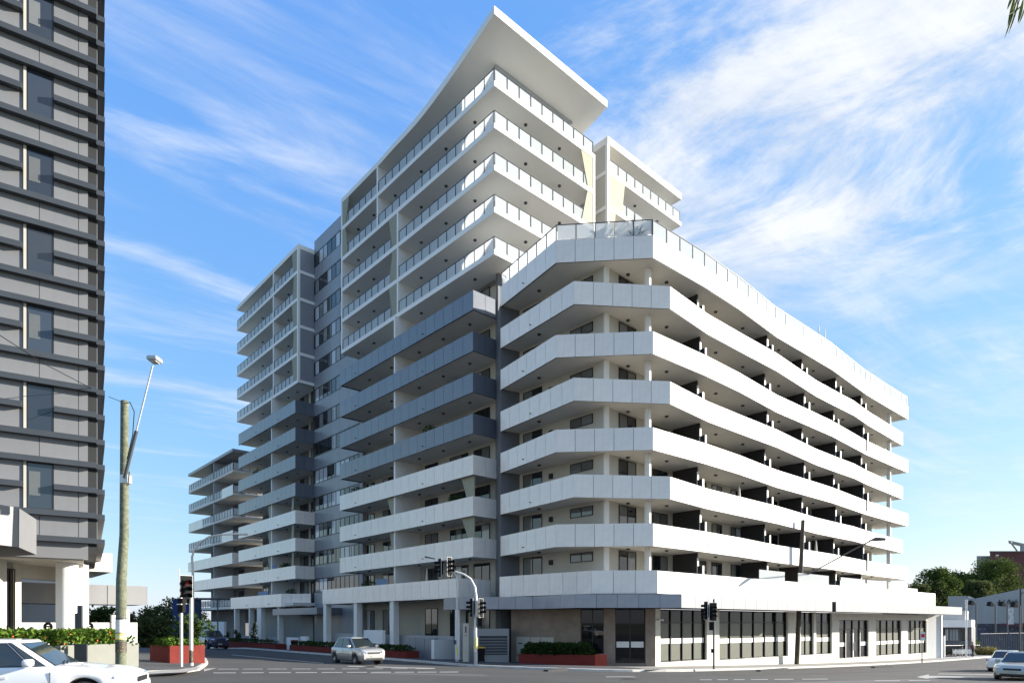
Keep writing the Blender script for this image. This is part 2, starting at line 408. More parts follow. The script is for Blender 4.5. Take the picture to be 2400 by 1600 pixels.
KERB = [Pt(100,-6.3), Pt(74,-6.2), Pt(40,-6), Pt(12,-6), Pt(3,-6), Pt(-1,-6.3), (-3.8,39.9), (-2.5,38.2), (.5,37.0), (3.6,36.5), (6.8,37.0), (9.6,38.4), (12.2,40.6), Aw(4,.65), Aw(10,.65), Aw(30,.65), Aw(75,.65)]
kerb(KERB, 160)
INN = [Pt(100,2), Pt(74,2), Pt(55,2), Pt(34,3), Pt(24,3), Pt(14,3), Pt(8,3), (1,49), (4,46), (8.5,44.5), Aw(2,-3.3), Aw(12,-3.3), Aw(30,-3.3), Aw(75,-3.3)]
st = sheet(offset(resample(KERB,120), -.15), INN, .13, 120, 8)
struct('footpath', st, K['asphalt_path'], smooth=True)
# concrete slabs of the shopfront pavement
fp = struct('pavement', sheet([Aw(-4,.5),Aw(75,.5)], [Aw(-1,-3.28),Aw(75,-3.28)], .138, 60, 5), K['concrete'], smooth=True)
pm = M()
for k in range(34):
    t0 = -2.6+1.5*k
    for j in range(2):
        a0, a1 = (.44, -1.35) if j == 0 else (-1.38, -3.2)
        pts = [Aw(t0,a0), Aw(t0+1.46,a0), Aw(t0+1.46,a1), Aw(t0,a1)]; s_ = M()
        zt = [ground(*p)+.150+random.uniform(-.003,.003) for p in pts]
        s_.face([(p[0],p[1],z) for p, z in zip(pts, zt)])
        for i in range(4):
            i2 = (i+1) % 4; s_.face([(pts[i][0],pts[i][1],zt[i]-.012),(pts[i2][0],pts[i2][1],zt[i2]-.012),(pts[i2][0],pts[i2][1],zt[i2]),(pts[i][0],pts[i][1],zt[i])])
        mk('paving_slab', s_, K['concrete'], fp)
# left corner of the side street
LK = [g2(-420,1596), g2(-100,1592), g2(120,1588), g2(314,1581.5), g2(434,1576), g2(470,1569.5), g2(488,1556), g2(484,1546), g2(452,1532), g2(420,1515), g2(400,1500)]
LKr = LK
kerb(LKr, 80)
LI = [(-60,5), (-50,14), (-40,20), (-34,26), (-30,34), (-32,44), (-38,55), (-44,62), (-48,66), (-52,70), (-56,76)]
struct('footpath_side', sheet(offset(resample(LKr,80), -.15), LI, .13, 80, 8), K['asphalt_path'], smooth=True)
rp = sheet([g2(150,1585,.14),g2(300,1580,.14),g2(430,1574,.14),g2(462,1569,.14)], [g2(150,1579,.14),g2(300,1575,.14),g2(425,1567,.14),g2(470,1560,.14)], .139, 24, 3)
struct('pavement_side', rp, K['concrete'])
def mark(pts, name='lane_marking', dz=.006):
    m = M(); m.face([(p[0],p[1],ground(*p)+dz) for p in pts]); return struct(name, m, K['paint'])
def dashes(pxs, y0, y1, wpx):
    for a, b_ in pxs:
        yy0 = y0(a) if callable(y0) else y0; yy1 = y0(b_) if callable(y0) else y0
        mark([g2(a,yy0-wpx), g2(b_,yy1-wpx), g2(b_,yy1+wpx), g2(a,yy0+wpx)])
dashes([(511+58*i, 559+56.5*i) for i in range(9)], lambda x: 1567-.002*(x-511), None, .55)
dashes([(500+67*i-.9*i*i, 553+66*i-.9*i*i) for i in range(10)], lambda x: 1576-.004*(x-500), None, .75)
mark([g2(820,1559.5), g2(1020,1564.5), g2(1018,1566.5), g2(812,1561)])
mark([g2(545,1533), g2(760,1553), g2(757,1554), g2(542,1533.8)])
dashes([(1420,1490)], 1585, None, .7); dashes([(1640,1668),(1682,1706),(1720,1745),(1760,1800),(1815,1860),(1880,1940)], lambda x: 1592-.006*(x-1640), None, .6)
dashes([(2050,2110),(2130,2180)], lambda x: 1594, None, .5)
ar = M()
for q in ([(2148,1585.5),(2178,1579),(2176,1582.5),(2200,1583),(2330,1586),(2330,1588),(2200,1586.5),(2172,1588.5),(2180,1590.5)],):
    ar.face([(p[0],p[1],ground(*p)+.006) for p in [g2(*t) for t in q]])
struct('lane_arrow', ar, K['paint'])
mark([g2(2200,1577.5), g2(2345,1580), g2(2345,1581.3), g2(2198,1578.7)])
mark([g2(478,1572.5), g2(509,1564), g2(478,1566.5)], 'ramp_marking')
for (a, b_, yy) in ((1782,1847,1572.5),(1284,1330,1572.6),(2050,2092,1564)):
    m = M(); q = [g2(a,yy), g2(b_,yy-(b_-a)*.025)]
    m.seg(q[0], q[1], -.3, .02, ground(*q[0])-.2, ground(*q[0])+.085); mk('kerb_drain', m, K['joint_d'], None, label='dark stormwater inlet slot in the kerb '+({1782:'below the six-pane shop window',1284:'in front of the dark red corner planter',2050:'near the far end of the shops'}[a]), category='drain', group='stormwater inlets')

# ------------------------------------------------------------------ curved block (white wavy balconies)
B0 = Vector((8.98, 41.13)); NR = Vector((.669,-.743))
def Wp(a, p): q = B0 + DR*a + NR*p; return (q.x, q.y)
EVEN = [(0,0),(5.8,.24),(10.4,.22),(17,-.10),(22,.02),(27.2,.13),(36.7,-.20),(42,-.13),(48.6,0)]
ODD = [(1.14,.50),(6.2,.13),(11,.17),(16.3,.26),(24.5,-.10),(29,-.02),(32.6,.08),(37,-.16),(48,-.35)]
LEFT0 = (-.85, 47.5)
FRONT = {0: [LEFT0, (2.83,41.70), (8.98,41.13)], 1: [LEFT0, (3.91,40.90), Wp(1.14,.50)]}
cb = thing('curved_apartment_block', 'white apartment block with eight stacked wavy balcony bands above the corner shops', 'building', (18, 52, -1.6))
core0 = Vector((6.04, 42.2))
def Cw(t): q = core0 + DR*t; return (q.x, q.y)        # back wall of the street balconies
def Cl(t): q = core0 + DL*t; return (q.x, q.y)        # back wall of the side-street balconies
m = M(); m.prism([Cl(10.5), Cl(0), Cw(47), tuple(Vector(Cw(47))-NR*13), tuple(Vector(Cw(6))-NR*9)], zb(1)+.2, zb(8)+.3); mk('wall', m, K['cream'], cb)
DIV = [6.3, 16.2, 23.0, 29.8, 36.7]
divm = {}
for n in range(2, 9):
    e = 0 if n % 2 == 0 else 1
    wave = [Wp(a, p) for a, p in (EVEN if e == 0 else ODD)]
    endp = Wp((EVEN if e == 0 else ODD)[-1][0], -3.4)
    z0, z1 = zb(n), zb(n)+PH
    # slab
    fr = FRONT[e]; inner = offset(fr[:-1]+wave+[endp], -.10)
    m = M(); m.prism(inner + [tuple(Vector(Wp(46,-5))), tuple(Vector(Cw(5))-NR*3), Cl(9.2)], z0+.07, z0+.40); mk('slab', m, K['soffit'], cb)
    # smooth street band
    m = M(); m.band(wave+[endp], 0, -.16, z0, z1); mk('wave_parapet', m, K['white_smooth'], cb)
    lf = [Vector(LEFT0)+Vector((1.6,1.9)), ] 
    pp = parapet(cb, fr, z0, z1, K['panel'], 1.22)
    for s_ in (.45,): drain(pp, fr[0], fr[1], (Vector(fr[1])-Vector(fr[0])).length*s_, z0+.35)
    for a in (3.5, 12.5, 20.5, 27, 33.5, 42): 
        i = min(range(len(wave)-1), key=lambda k: abs((Vector(wave[k])-Vector(Wp(a,0))).length)); drain(pp, wave[i], wave[i+1], .1, z0+.5)
    # column at the corner and at the far end, downlights
    for q in ((8.94, 42.6), Wp(45.2,-.9)):
        m = M(); m.cyl(q[0], q[1], zb(n-1)+.4, z0+.075, .215, 20); mk('column', m, K['white_smooth'], cb, smooth=True)
    for q in ((7.75,43.2),(1.9,45.3),(Wp(3.2,-1.2)),Wp(9.5,-1.2),Wp(13.5,-1.2),Wp(19.6,-1.2),Wp(26.4,-1.2),Wp(33.2,-1.2),Wp(41,-1.2)): downlight(cb, q[0], q[1], z0+.075)
    # dividers below this slab
    fz = zb(n-1)+.4; ez = z0+.07
    for di, a in enumerate(DIV):
        off = -.55 if (n+di) % 2 else -.75
        for nm, (pa, pb_, za, zb_) in (('balcony_divider', (-2.78, off, fz, ez)), ('balcony_divider', (off-.01, off+.42, fz, fz+1.78))):
            m = M(); q0, q1 = Wp(a, pa), Wp(a, pb_); m.seg(q0, q1, -.07, .07, za, zb_); o = mk(nm, m, K['divider'], cb)
            m = M(); q2 = Wp(a, pb_+.06); m.seg(q1, q2, -.085, .085, za, zb_-(.35 if nm and pa < -2 else 0)); mk('lit_edge', m, K['white_smooth'], o)  # sunlit front edge put in as white strip, stopped short below the slab
    # windows
    wz0, wz1 = zb(n-1)+.45, z0-.05
    mt = [K['blind'], K['glass']]
    window(cb, Cw(1.45), Cw(3.3), wz0, wz1, 2, mt if n % 2 else mt[::-1], depth=.06)
    for (a, b_, k) in ((5.2,7.0,2),(8.4,10.2,2),(10.9,12.2,1),(13.0,14.5,2),(15.9,17.5,2),(18.3,20.4,2),(22,24,2),(25,27.2,2),(28.6,30.7,2),(32,34,2),(35.4,37.6,2),(39,41.4,2),(43,45.4,2)):
        window(cb, Cw(a), Cw(b_), wz0, wz1-.05, k)
    window(cb, Cl(7.75), Cl(5.77), wz0, wz1-.05, 2, [K['blind'],K['glass']])
    window(cb, Cl(3.02), Cl(.98), wz1-.75, wz1-.1, 2, [K['blind'],K['blind']])
    m = M(); m.seg(Cl(5.0), Cl(4.7), 0, .14, wz1-.75, wz1-.4); mk('wall_light', m, K['joint_d'], cb)
    m = M(); m.seg(Cl(-.02), Cw(.42), -.1, .05, fz, ez-.002); mk('lit_corner_strip', m, K['white_smooth'], cb)  # sunlit sliver of the back wall corner, painted as a white strip
# roof terrace floor and glass
e = [Wp(a, p) for a, p in EVEN]; roofp = offset(FRONT[0][:-1]+e+[Wp(48.6,-3.4)], -.2)
rz = zb(8)+PH+.03
m = M(); m.prism(roofp + [Wp(46,-12), tuple(Vector(Cl(9.2)))], zb(8)+.41, zb(8)+.9); mk('roof_deck', m, K['concrete'], cb)
f0 = offset(FRONT[0][:-1]+e, -.10)
def thin(poly, d):
    out = [poly[0]]
    for p in poly[1:-1]:
        if (Vector(p)-Vector(out[-1])).length >= d: out.append(p)
    return out+[poly[-1]]
balustrade(cb, [f0[0], f0[1], f0[2]], rz, 1.05, 1.18)
balustrade(cb, thin(f0[2:], 1.3), rz, 1.05, 1.5)
# recessed joint between the block and the tower
m = M(); m.prism([LEFT0, (.6,48.3), (2.4,50.6), (1.2,52.5), Pt(2.2,3.4), Pt(2.2,2.0)], ZC-5, zb(8)+.2); mk('recess_wall', m, K['walldark'], cb)
for n in range(2, 9):
    m = M(); q0, q1 = Pt(1.62, 1.9), Pt(1.62, 5.2); m.seg(q0, q1, 0, .05, zb(n)+.05, zb(n)+.32); mk('recess_band', m, K['wallgrey'], cb)
# level 1 podium parapet
P1 = [(-.9,46.3), (5.0,40.75), (9.1,40.45)]
z0, z1 = zb(1), zb(1)+PH
parapet(cb, P1, z0, z1, K['panel'], 1.22)
pr = [P1[2], tuple(Vector(P1[2])+D2*49.3)]
m = M(); m.band([pr[0], pr[1], tuple(Vector(pr[1])-N2*4)], 0, -.16, z0, z1); mk('podium_parapet', m, K['white_smooth'], cb)
m = M(); m.prism(offset(P1[:2]+pr, -.1)+[tuple(Vector(pr[1])-N2*9), tuple(Vector(pr[0])-N2*9)], z0+.05, z0+.42); mk('podium_slab', m, K['soffit'], cb)
for (t0, t1, h_) in ((12.6,16.4,.75),(18.6,24.0,.8),(26.4,31.5,.8),(31.9,36.5,.8),(37,42,.8)):
    q0, q1 = [tuple(Vector(pr[0])+D2*t-N2*.3) for t in (t0,t1)]
    m = M(); m.seg(q0, q1, 0, .03, z1+.03, z1+h_); mk('terrace_glass_screen', m, K['balglass'], cb)
# awning over the shops
z0, z1 = ZC+.95, ZC+1.80
AWL = [(-4.9,46.3), (-3.3,45.0), (1.4,44.2), (3.95,40.35), Aw(0)]
aw = M(); aw.prism(offset(AWL+[Aw(20.6)], -.06)+[Aw(20.6,-3.0), (8.6,43.6), (2.5,47.5), Pt(3,1.5)], z0+.03, z1-.03)
aw.prism([Aw(21.3,-.06), Aw(53.4,-.06), Aw(53.4,-3.0), Aw(21.3,-3.0)], z0+.03, z1-.03); aw.prism([Aw(20.6,-1.2), Aw(21.3,-1.2), Aw(21.3,-3), Aw(20.6,-3)], z0+.1, z1-.1)
awo = mk('awning', aw, K['joint_d'], cb)
for i in range(len(AWL)-1): pieces('fascia_panel', awo, AWL[i], AWL[i+1], z0, z1, 1.35, K['panel_mid'], base=-.055, th=.05, gap=.02)
pieces('fascia_panel', awo, Aw(0), Aw(20.6), z0, z1, 1.5, K['awn'], base=-.055, th=.05, gap=.025)
pieces('fascia_panel', awo, Aw(21.3), Aw(53.4), z0, z1, 1.5, K['awn'], base=-.055, th=.05, gap=.025)

# ------------------------------------------------------------------ shopfront
WL = AW0 - N2*3.1
def Sh(t, o=0): p = WL + D2*t + N2*o; return (p.x, p.y)
def shop_t(px):                      # along-wall position of a surveyed image column
    k = (px-CX)/F; return (k*WL.y - WL.x) / (D2.x - k*D2.y)
def shop_z(px, py): t = shop_t(px); return ZC + (HZ-py)/F * Sh(t)[1]
WIN = [(1548,1657,4,1550,1545),(1686,1847,6,1544.5,1536),(1877,1907.5,2,1534.5,1533),(1913,1950,2,1532,1530.5),(1967,2036,4,1543,1537.5),(2053,2113,4,1534,1531.5),(2127,2172,4,1531,1528.5)]
top = ZC+.96; mw = M(); cur = 1.43; bot = -4.5
t_end = shop_t(2172)+.15
glassrows = []
for (a, b_, k, ya, yb_) in WIN:
    t0, t1 = shop_t(a), shop_t(b_); sz = min(shop_z(a,ya), shop_z(b_,yb_)); hd = top-.02 if a < 1960 else ZC+.30
    mw.seg(Sh(cur), Sh(t0), 0, -.4, bot, top); mw.seg(Sh(t0), Sh(t1), -.002, -.398, bot, sz)
    if a > 1960: mw.seg(Sh(t0), Sh(t1), -.002, -.398, hd, top)
    glassrows.append((t0, t1, k, sz, hd, a)); cur = t1
mw.seg(Sh(cur), Sh(t_end), 0, -.4, bot, top)
mk('shop_wall', mw, K['shopwall'], cb)
K['shopglass'] = mat('shop_glass', (.010,.011,.012), .02, 0, .35, var=0)
K['frost'] = mat('frosted_film', (.095,.103,.078), .35, 0, .5, var=.06, scale=1.5)
K['bandw'] = mat('white_window_band', (.74,.75,.72), .5, var=.02)
K['logo'] = mat('grey_print', (.36,.38,.38), .6, var=0)
for (t0, t1, k, sz, hd, a) in glassrows:
    m = M(); fw = .07; w_ = (t1-t0)/k; door = (a == 1967); tr = ZC+.05 if a < 1960 else ZC-.62
    m.seg(Sh(t0), Sh(t1), -.30, -.22, sz, sz+fw); m.seg(Sh(t0), Sh(t1), -.30, -.22, hd-fw, hd); m.seg(Sh(t0), Sh(t1), -.295, -.215, tr-.04, tr+.04)
    for i in range(k+1): s = t0+(t1-t0-fw)*i/k; m.seg(Sh(s), Sh(s+fw), -.301, -.16, sz+.002, hd-.002)
    wo_ = mk('shop_window', m, K['frame'], cb)
    an = math.atan2(D2.y, D2.x); zlow = sz+fw
    bz = sz + (1.25 if a < 1900 else 1.15); 
    for i in range(k):
        s = t0+(t1-t0-fw)*i/k+fw; pw_ = w_-fw*1.05; q = Sh(s, -.26)
        put('pane', boxmesh(pw_, .012, hd-tr-.08, K['shopglass']), wo_, q[0], q[1], tr+.04, an)
        put('pane', boxmesh(pw_, .012, tr-.04-zlow, K['shopglass']), wo_, q[0], q[1], zlow, an)
        q2 = Sh(s+.06, -.24)
        if not (door):
            put('frosted_film', boxmesh(pw_*.80, .006, bz-zlow-.06, K['frost']), wo_, q2[0], q2[1], zlow+.03, an)
            put('frosted_film', boxmesh(pw_*.80, .006, max(.2, tr-.10-(bz+.42)), K['frost']), wo_, q2[0], q2[1], bz+.42, an)
        if not (door and i in (1, 2)):
            q3 = Sh(s, -.225); bo = put('window_band', boxmesh(pw_, .006, .36, K['bandw']), wo_, q3[0], q3[1], bz, an)
    if door:
        m = M(); s0 = t0+w_; 
        for s in (s0, s0+w_-.04, s0+w_+.04, s0+2*w_-.08): m.seg(Sh(s), Sh(s+.08), -.22, -.12, sz, tr)
        m.tube([Sh(s0+w_-.12,-.05)+(sz+.7,), Sh(s0+w_-.12,-.05)+(sz+1.5,)], .02); m.tube([Sh(s0+w_+.2,-.05)+(sz+.7,), Sh(s0+w_+.2,-.05)+(sz+1.5,)], .02)
        mk('entrance_door', m, K['steel'], wo_)
    # printed marks on the bands
    for i in range(k):
        if door and i in (1,2): continue
        s = t0+(t1-t0-fw)*i/k+fw + w_*.38; m = M()
        for (da, db_, ha, hb_) in ((0,.06,.1,.26),(.06,.14,.15,.2),(.14,.2,.1,.26),(.2,.27,.1,.15)):
            q = [Sh(s+da,-.217), Sh(s+db_,-.217)]; m.face([q[0]+(bz+ha,), q[1]+(bz+ha,), q[1]+(bz+hb_,), q[0]+(bz+hb_,)])
        o = mk('printed_mark', m, K['logo'], wo_); o['kind'] = 'stuff'
m = M(); m.prism([(0.6,49.5), (3.5,46.9), (8.0,45.2), Sh(2.5,-.6), Sh(6,-6), (4,54)], -5, zb(1)+.2); mk('ground_core', m, K['walldark'], cb)
# shop interior: floor, back wall, ceiling so that the glass has depth
m = M(); m.seg(Sh(1.5), Sh(t_end), -5.0, -5.2, bot, top); m.seg(Sh(1.5), Sh(t_end), -.42, -5, ZC-3.9, ZC-3.6); mk('shop_interior', m, K['walldark'], cb)
# slanted end wall
m = M(); q0 = Sh(t_end, .01); q1 = Sh(t_end+2.2, .9); m.seg(q0, q1, 0, -.4, bot, ZC+.93); m.seg(q1, Sh(t_end+2.3,-6), 0, -.3, bot, ZC+.93); mk('end_wall', m, K['white'], cb)
m = M(); m.seg(Sh(t_end-4), Sh(t_end+1.5), -1.5, -6, ZC+1.8, ZC+4.1); mk('plant_room', m, K['cream'], cb)
# stone corner with glass entry, facing the crossing
def cw(px, Y): return ((px-CX)/F*Y, Y)
SC = [cw(1198,46.6), cw(1360,44.0), cw(1415,43.55), cw(1442,43.5), cw(1513,43.4), tuple(Sh(1.43))]
m = M(); 
for i in range(len(SC)-1):
    if i in (1, 3): continue
    m.seg(SC[i], SC[i+1], 0, -.5, bot, ZC+.955)
mk('stone_wall', m, K['stone'], cb)
for i, k in ((1,2),(3,2)):
    p0, p1 = SC[i], SC[i+1]; sz = ground(*p0)+(.30 if i == 3 else .9)
    m = M(); m.seg(p0, p1, -.08, -.5, bot, sz); mk('sill', m, K['stone'], cb)
    wo_ = window(cb, tuple(Vector(offset([p0,p1],-.25)[0])), tuple(Vector(offset([p0,p1],-.25)[1])), sz, ZC+.94, k, [K['shopglass']])
    if i == 3:
        q = offset([p0,p1], -.17); m = M(); L_ = (Vector(q[1])-Vector(q[0])).length; d_ = (Vector(q[1])-Vector(q[0])).normalized()
        for s0, s1 in ((.1, L_/2-.06),(L_/2+.06, L_-.1)): m.seg(tuple(Vector(q[0])+d_*s0), tuple(Vector(q[0])+d_*s1), -.005, 0, sz+1.05, sz+1.45)
        mk('window_band', m, K['bandw'], wo_)
for s0, s1 in ((.45,1.55),(1.6,2.35),(2.4,3.4)):                      # service cupboard doors in the stone wall
    d_ = (Vector(SC[1])-Vector(SC[0])).normalized(); p0 = Vector(SC[0])+d_*s0; p1 = Vector(SC[0])+d_*s1
    gz = ground(p0.x, p0.y); m = M(); m.seg(tuple(p0), tuple(p1), 0, .04, gz+.15, gz+1.95); o = mk('cupboard_door', m, K['cream'], cb)
    m = M(); m.seg(tuple(p0+d_*.15), tuple(p0+d_*.5), .04, .055, gz+1.45, gz+1.52); mk('vent', m, K['joint_d'], o)
# security cameras under the awning corner
m = M(); m.tube([Sh(1.8,.05)+(ZC+.25,), Sh(1.8,.35)+(ZC+.2,)], .06); m.tube([Sh(1.6,.05)+(ZC+.22,), Sh(1.45,.3)+(ZC+.15,)], .06); mk('camera_pair', m, K['white'], cb)
# ------------------------------------------------------------------ road wear: patches, covers, gutter stains
K['patch'] = mat('asphalt_patch', (.042,.042,.043), .92, var=.15, scale=1.2, bump=.3, bscale=90); K['patch_lt'] = mat('asphalt_old', (.098,.096,.092), .9, var=.12, scale=.8, bump=.3, bscale=90)
K['iron'] = mat('cast_iron_cover', (.05,.045,.042), .6, .5, var=.2, scale=8, bump=.3, bscale=60)
def blotch(pts, mt, name='road_patch'):
    P_ = resample(pts+[pts[0]], 40)[:-1]; rng = random.Random(len(pts)*7+int(pts[0][0]*10)); cx_ = sum(p[0] for p in P_)/len(P_); cy_ = sum(p[1] for p in P_)/len(P_)
    m = M(); q = [(p[0]+rng.uniform(-.05,.05), p[1]+rng.uniform(-.05,.05)) for p in P_]; rows = [[(cx_+(p[0]-cx_)*k, cy_+(p[1]-cy_)*k) for p in q] for k in (0.02,.5,1)]
    m.grid([[(x,y,ground(x,y)+.0025) for x,y in r_] for r_ in rows], close=True); return struct(name, m, mt)
blotch([(2,24),(9,25.5),(8.6,27.2),(1.8,25.8)], K['patch']); blotch([(-6,27),(-1,28.2),(-1.3,29.6),(-6.2,28.2)], K['patch_lt']); blotch([(13,28),(22,33),(21.2,34.3),(12.4,29.4)], K['patch_lt']); blotch([(-14,40),(-18,45),(-17,45.8),(-13,40.9)], K['patch'])
blotch([(4,30),(30,46),(29.6,46.6),(3.6,30.5)], K['patch']); blotch([(-10,30.2),(6,31.6),(6,32.0),(-10,30.7)], K['patch'])
for i, q in enumerate(((5.2,29.0),(-7.5,33.4),(17,36.2))):
    m = M(); z = ground(*q); m.lathe([(0,.012),(.33,.012),(.34,.004),(.42,.004)], 28, 'z', (q[0],q[1],z)); mk('manhole_cover', m, K['iron'], None, label=('round iron manhole cover in the road before the corner planter','round iron manhole cover in the road before the silver hatchback','round iron manhole cover in the road before the shop windows')[i], cat='manhole', group='manhole covers')
# ------------------------------------------------------------------ main tower
SB = lambda n: zb(n)+.46            # underside of the glass-floor slab of level n
tw = thing('apartment_tower', 'tallest white tower with glass balcony corner and upswept flat roof', 'building', (*Pt(10,6), -1.4))
def uext(prof, v0, v1):
    """closed (u,z) outline extruded along v"""
    m = M(); A = [Pt(u,v0)+(z,) for u, z in prof]; B = [Pt(u,v1)+(z,) for u, z in prof]
    m.face(A); m.face(B[::-1]); n = len(prof)
    for i in range(n): j = (i+1) % n; m.face([A[i], B[i], B[j], A[j]])
    return m
def rt(u):                          # top of the roof
    if u >= 12.5: return ZC+42.1+.25*max(0, (16.5-u)/4)*(u < 16.5)
    t = (12.5-u)/12.5; return ZC+42.35+2.35*(t*t*(1.25-.25*t))**.86
us = [0,1,2,3,4,5,6,7,8,9,10,11,12,13,14.5,16.5,20,23.5]
th_ = lambda u: .60 if u < 9 else .60-.15*min(1,(u-9)/6)
m = uext([(u, rt(u)) for u in us] + [(u, rt(u)-th_(u)) for u in us[::-1]], 0, 12.7); mk('roof', m, K['white_smooth'], tw)
m = uext([(2.5, zb(9)), (23.2, zb(9))] + [(u, rt(u)-th_(u)+.05) for u in (23.2,20,16.5,14.5,13,12,11,10,9,8,7,6,5,4,3,2.5)], 2.3, 11.0); mk('upper_wall', m, K['wallgrey'], tw)
m = M(); m.prism(rect(1.95,22.6,2.3,13), -5, zb(9)+.5); mk('wall', m, K['cream'], tw)
m = M(); m.prism(rect(1.72,1.945,1.84,13), -5, zb(9)+.45); mk('side_wall', m, K['walldark'], tw)
m = M(); m.prism(rect(22.6,23.3,1.9,9), -5, ZC+41.6); mk('end_wall', m, K['wallgrey'], tw)
for n in range(9, 14):
    vmax = 11.13
    m = M(); m.prism(rect(0, 23.5, 0, vmax), SB(n), SB(n)+.37); mk('slab', m, K['white_smooth'], tw)
    z = SB(n)+.37; cuts = [23.28] + ([16.6, 16.4] if n >= 12 else [13.16, 12.96])
    for a, b_ in ((cuts[0], cuts[1]), (cuts[2], None)):
        if b_: balustrade(tw, [Pt(a,.1), Pt(b_,.1)], z, 1.02, 1.13)
        else: balustrade(tw, [Pt(a,.1), Pt(.1,.1), Pt(.1,10.95)], z, 1.02, 1.20)
    for u, v in ((3.6,1.1),(7.4,1.1),(11,1.1),(15.2,1.1),(19,1.1),(22,1.1),(1.15,4.2),(1.15,8.0)): downlight(tw, *Pt(u,v), SB(n))
    bu = 16.5 if n >= 12 else 13.06; ztop = SB(n+1) if n < 13 else rt(16.5)-th_(16.5)
    m = M(); m.prism(rect(bu-.11, bu+.11, .0, 2.32), z, ztop+.002); mk('blade_wall', m, K['white_smooth'], tw)
    m = M(); m.prism(rect(23.26, 23.498, .002, 2.32), z, (SB(n+1) if n < 13 else rt(23.5)-.4)); mk('frame_post', m, K['white_smooth'], tw)
    if n >= 12: taper(tw, 23.25, 22.2 if n == 12 else 22.6, 22.6 if n == 12 else 21.9, .02, z, ztop)
    else: taper(tw, 13.18, 14.0 if n != 10 else 14.5, 14.5 if n != 10 else 13.9, .02, z, ztop)
    if n in (11, 12):
        m = M(); m.prism(rect(.002, .25, 10.88, 11.128), z, SB(n+1)); mk('frame_post', m, K['white_smooth'], tw)
        taper(tw, 10.86, 10.25 if n == 12 else 9.5, 9.4 if n == 12 else 10.2, .03, z, SB(n+1), axis='v')
    for (a, b_) in ((9.3,12),(5.0,8.2),(14,16),(17.5,20.5)): window(tw, Pt(b_,2.28), Pt(a,2.28), z+.02, z+2.35, 2)
    window(tw, Pt(2.48,3.2), Pt(2.48,5.6), z+.02, z+2.3, 2); window(tw, Pt(2.48,7), Pt(2.48,9.6), z+.02, z+2.3, 2)
for n in range(2, 9):
    dark = n >= 5; pm_ = K['panel_dark'] if dark else K['panel']
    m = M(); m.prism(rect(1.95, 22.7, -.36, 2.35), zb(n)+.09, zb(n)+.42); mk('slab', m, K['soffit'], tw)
    poly = [Pt(22.8,1.85), Pt(22.8,-.5), Pt(1.84,-.5), Pt(1.84,1.84)]
    pp = parapet(tw, poly, zb(n), zb(n)+PH, pm_, 1.23, K['joint_d'] if dark else K['joint'], segs=(1,2))
    drain(pp, poly[1], poly[2], 3.2, zb(n)+.35); drain(pp, poly[1], poly[2], 14.4, zb(n)+.35)
    m = M(); m.prism(rect(12.95,13.17,-.30,2.32), zb(n)+.42, (zb(n+1)+.09 if n < 8 else SB(9))+.002); mk('blade_wall', m, K['white_smooth'], tw)
    for u in (4,7.5,11,15.5,19.5): downlight(tw, *Pt(u,.9), zb(n)+.09)
    if n in (2,3): taper(tw, 13.18, 13.6, 14.4 if n == 3 else 13.9, -.25, zb(n)+PH, zb(n+1)+.09); taper(tw, 2.0, 2.9 if n == 3 else 2.7, 3.6, -.25, zb(n)+PH, zb(n+1)+.09)
for n in range(0, 9):
    a0 = zb(n)+.45 if n else ground(*Pt(8,2))+1.6; a1 = (zb(n+1)-.03 if n < 8 else SB(9)-.2) - (.55 if n == 0 else .12)
    if n != 1 or True:
        for (a, b_, k) in ((3.2,5.2,2),(5.96,8.4,3),(10.2,12.1,2),(17.2,19.3,2),(20.95,22.4,2)):
            window(tw, Pt(b_,2.28), Pt(a,2.28), a0, a1, k)
# podium level 1 of the tower
poly = [Pt(24.8,1.8), Pt(24.8,-1.35), Pt(2.33,-1.5), Pt(2.33,1.6)]
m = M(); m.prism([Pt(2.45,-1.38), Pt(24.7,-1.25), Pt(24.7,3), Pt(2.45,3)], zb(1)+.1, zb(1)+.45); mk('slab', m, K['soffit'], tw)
parapet(tw, poly, zb(1), zb(1)+PH, K['panel'], 1.23, segs=(1,2))
for px0, px1, u in ((761,774,24.4),(845,858.5,18.2),(939,954.5,11.9),(1061,1069,2.7)):
    c_ = Pt(u,-1.05); m = M(); m.prism(rect(u-.3,u+.3,-1.32,-.72), ground(*c_)-.2, zb(1)+.101); bevel(mk('column', m, K['white_smooth'], tw), .04)
m = M(); m.prism(rect(13.06-.11,13.06+.11,-.3,2.32), zb(1)+.42, zb(2)+.092); mk('blade_wall', m, K['white_smooth'], tw)
gz = ground(*Pt(10,0))
m = M(); m.prism(rect(4.5,24.2,-.35,-.15), gz-.5, gz+1.95); m.prism(rect(4.5,24.2,-.36,-.14), gz+.0, gz+.75); mk('terrace_wall', m, K['wallgrey'], tw)
m = M(); m.prism(rect(12.4,15.6,-1.9,-1.6), gz-.5, gz+2.35); bevel(mk('screen_wall', m, K['white'], tw), .02)
m = M(); m.prism(rect(4.6,8.4,-2.0,-1.7), gz-.5, gz+1.85); o = mk('service_doors', m, K['panel_mid'], tw)
for k in range(3): m = M(); m.prism(rect(4.68+1.25*k, 5.85+1.25*k, -2.03, -2.001), gz+.1, gz+1.8); mk('door_leaf', m, K['spandrel'], o)
m = M(); q0, q1 = Pt(4.45,-2.3), Pt(4.45,.0); m.seg(Pt(4.55,-2.35), Pt(4.2,-2.35), 0, -2.3, gz-.5, gz+1.7); mk('pier', m, K['white'], tw)
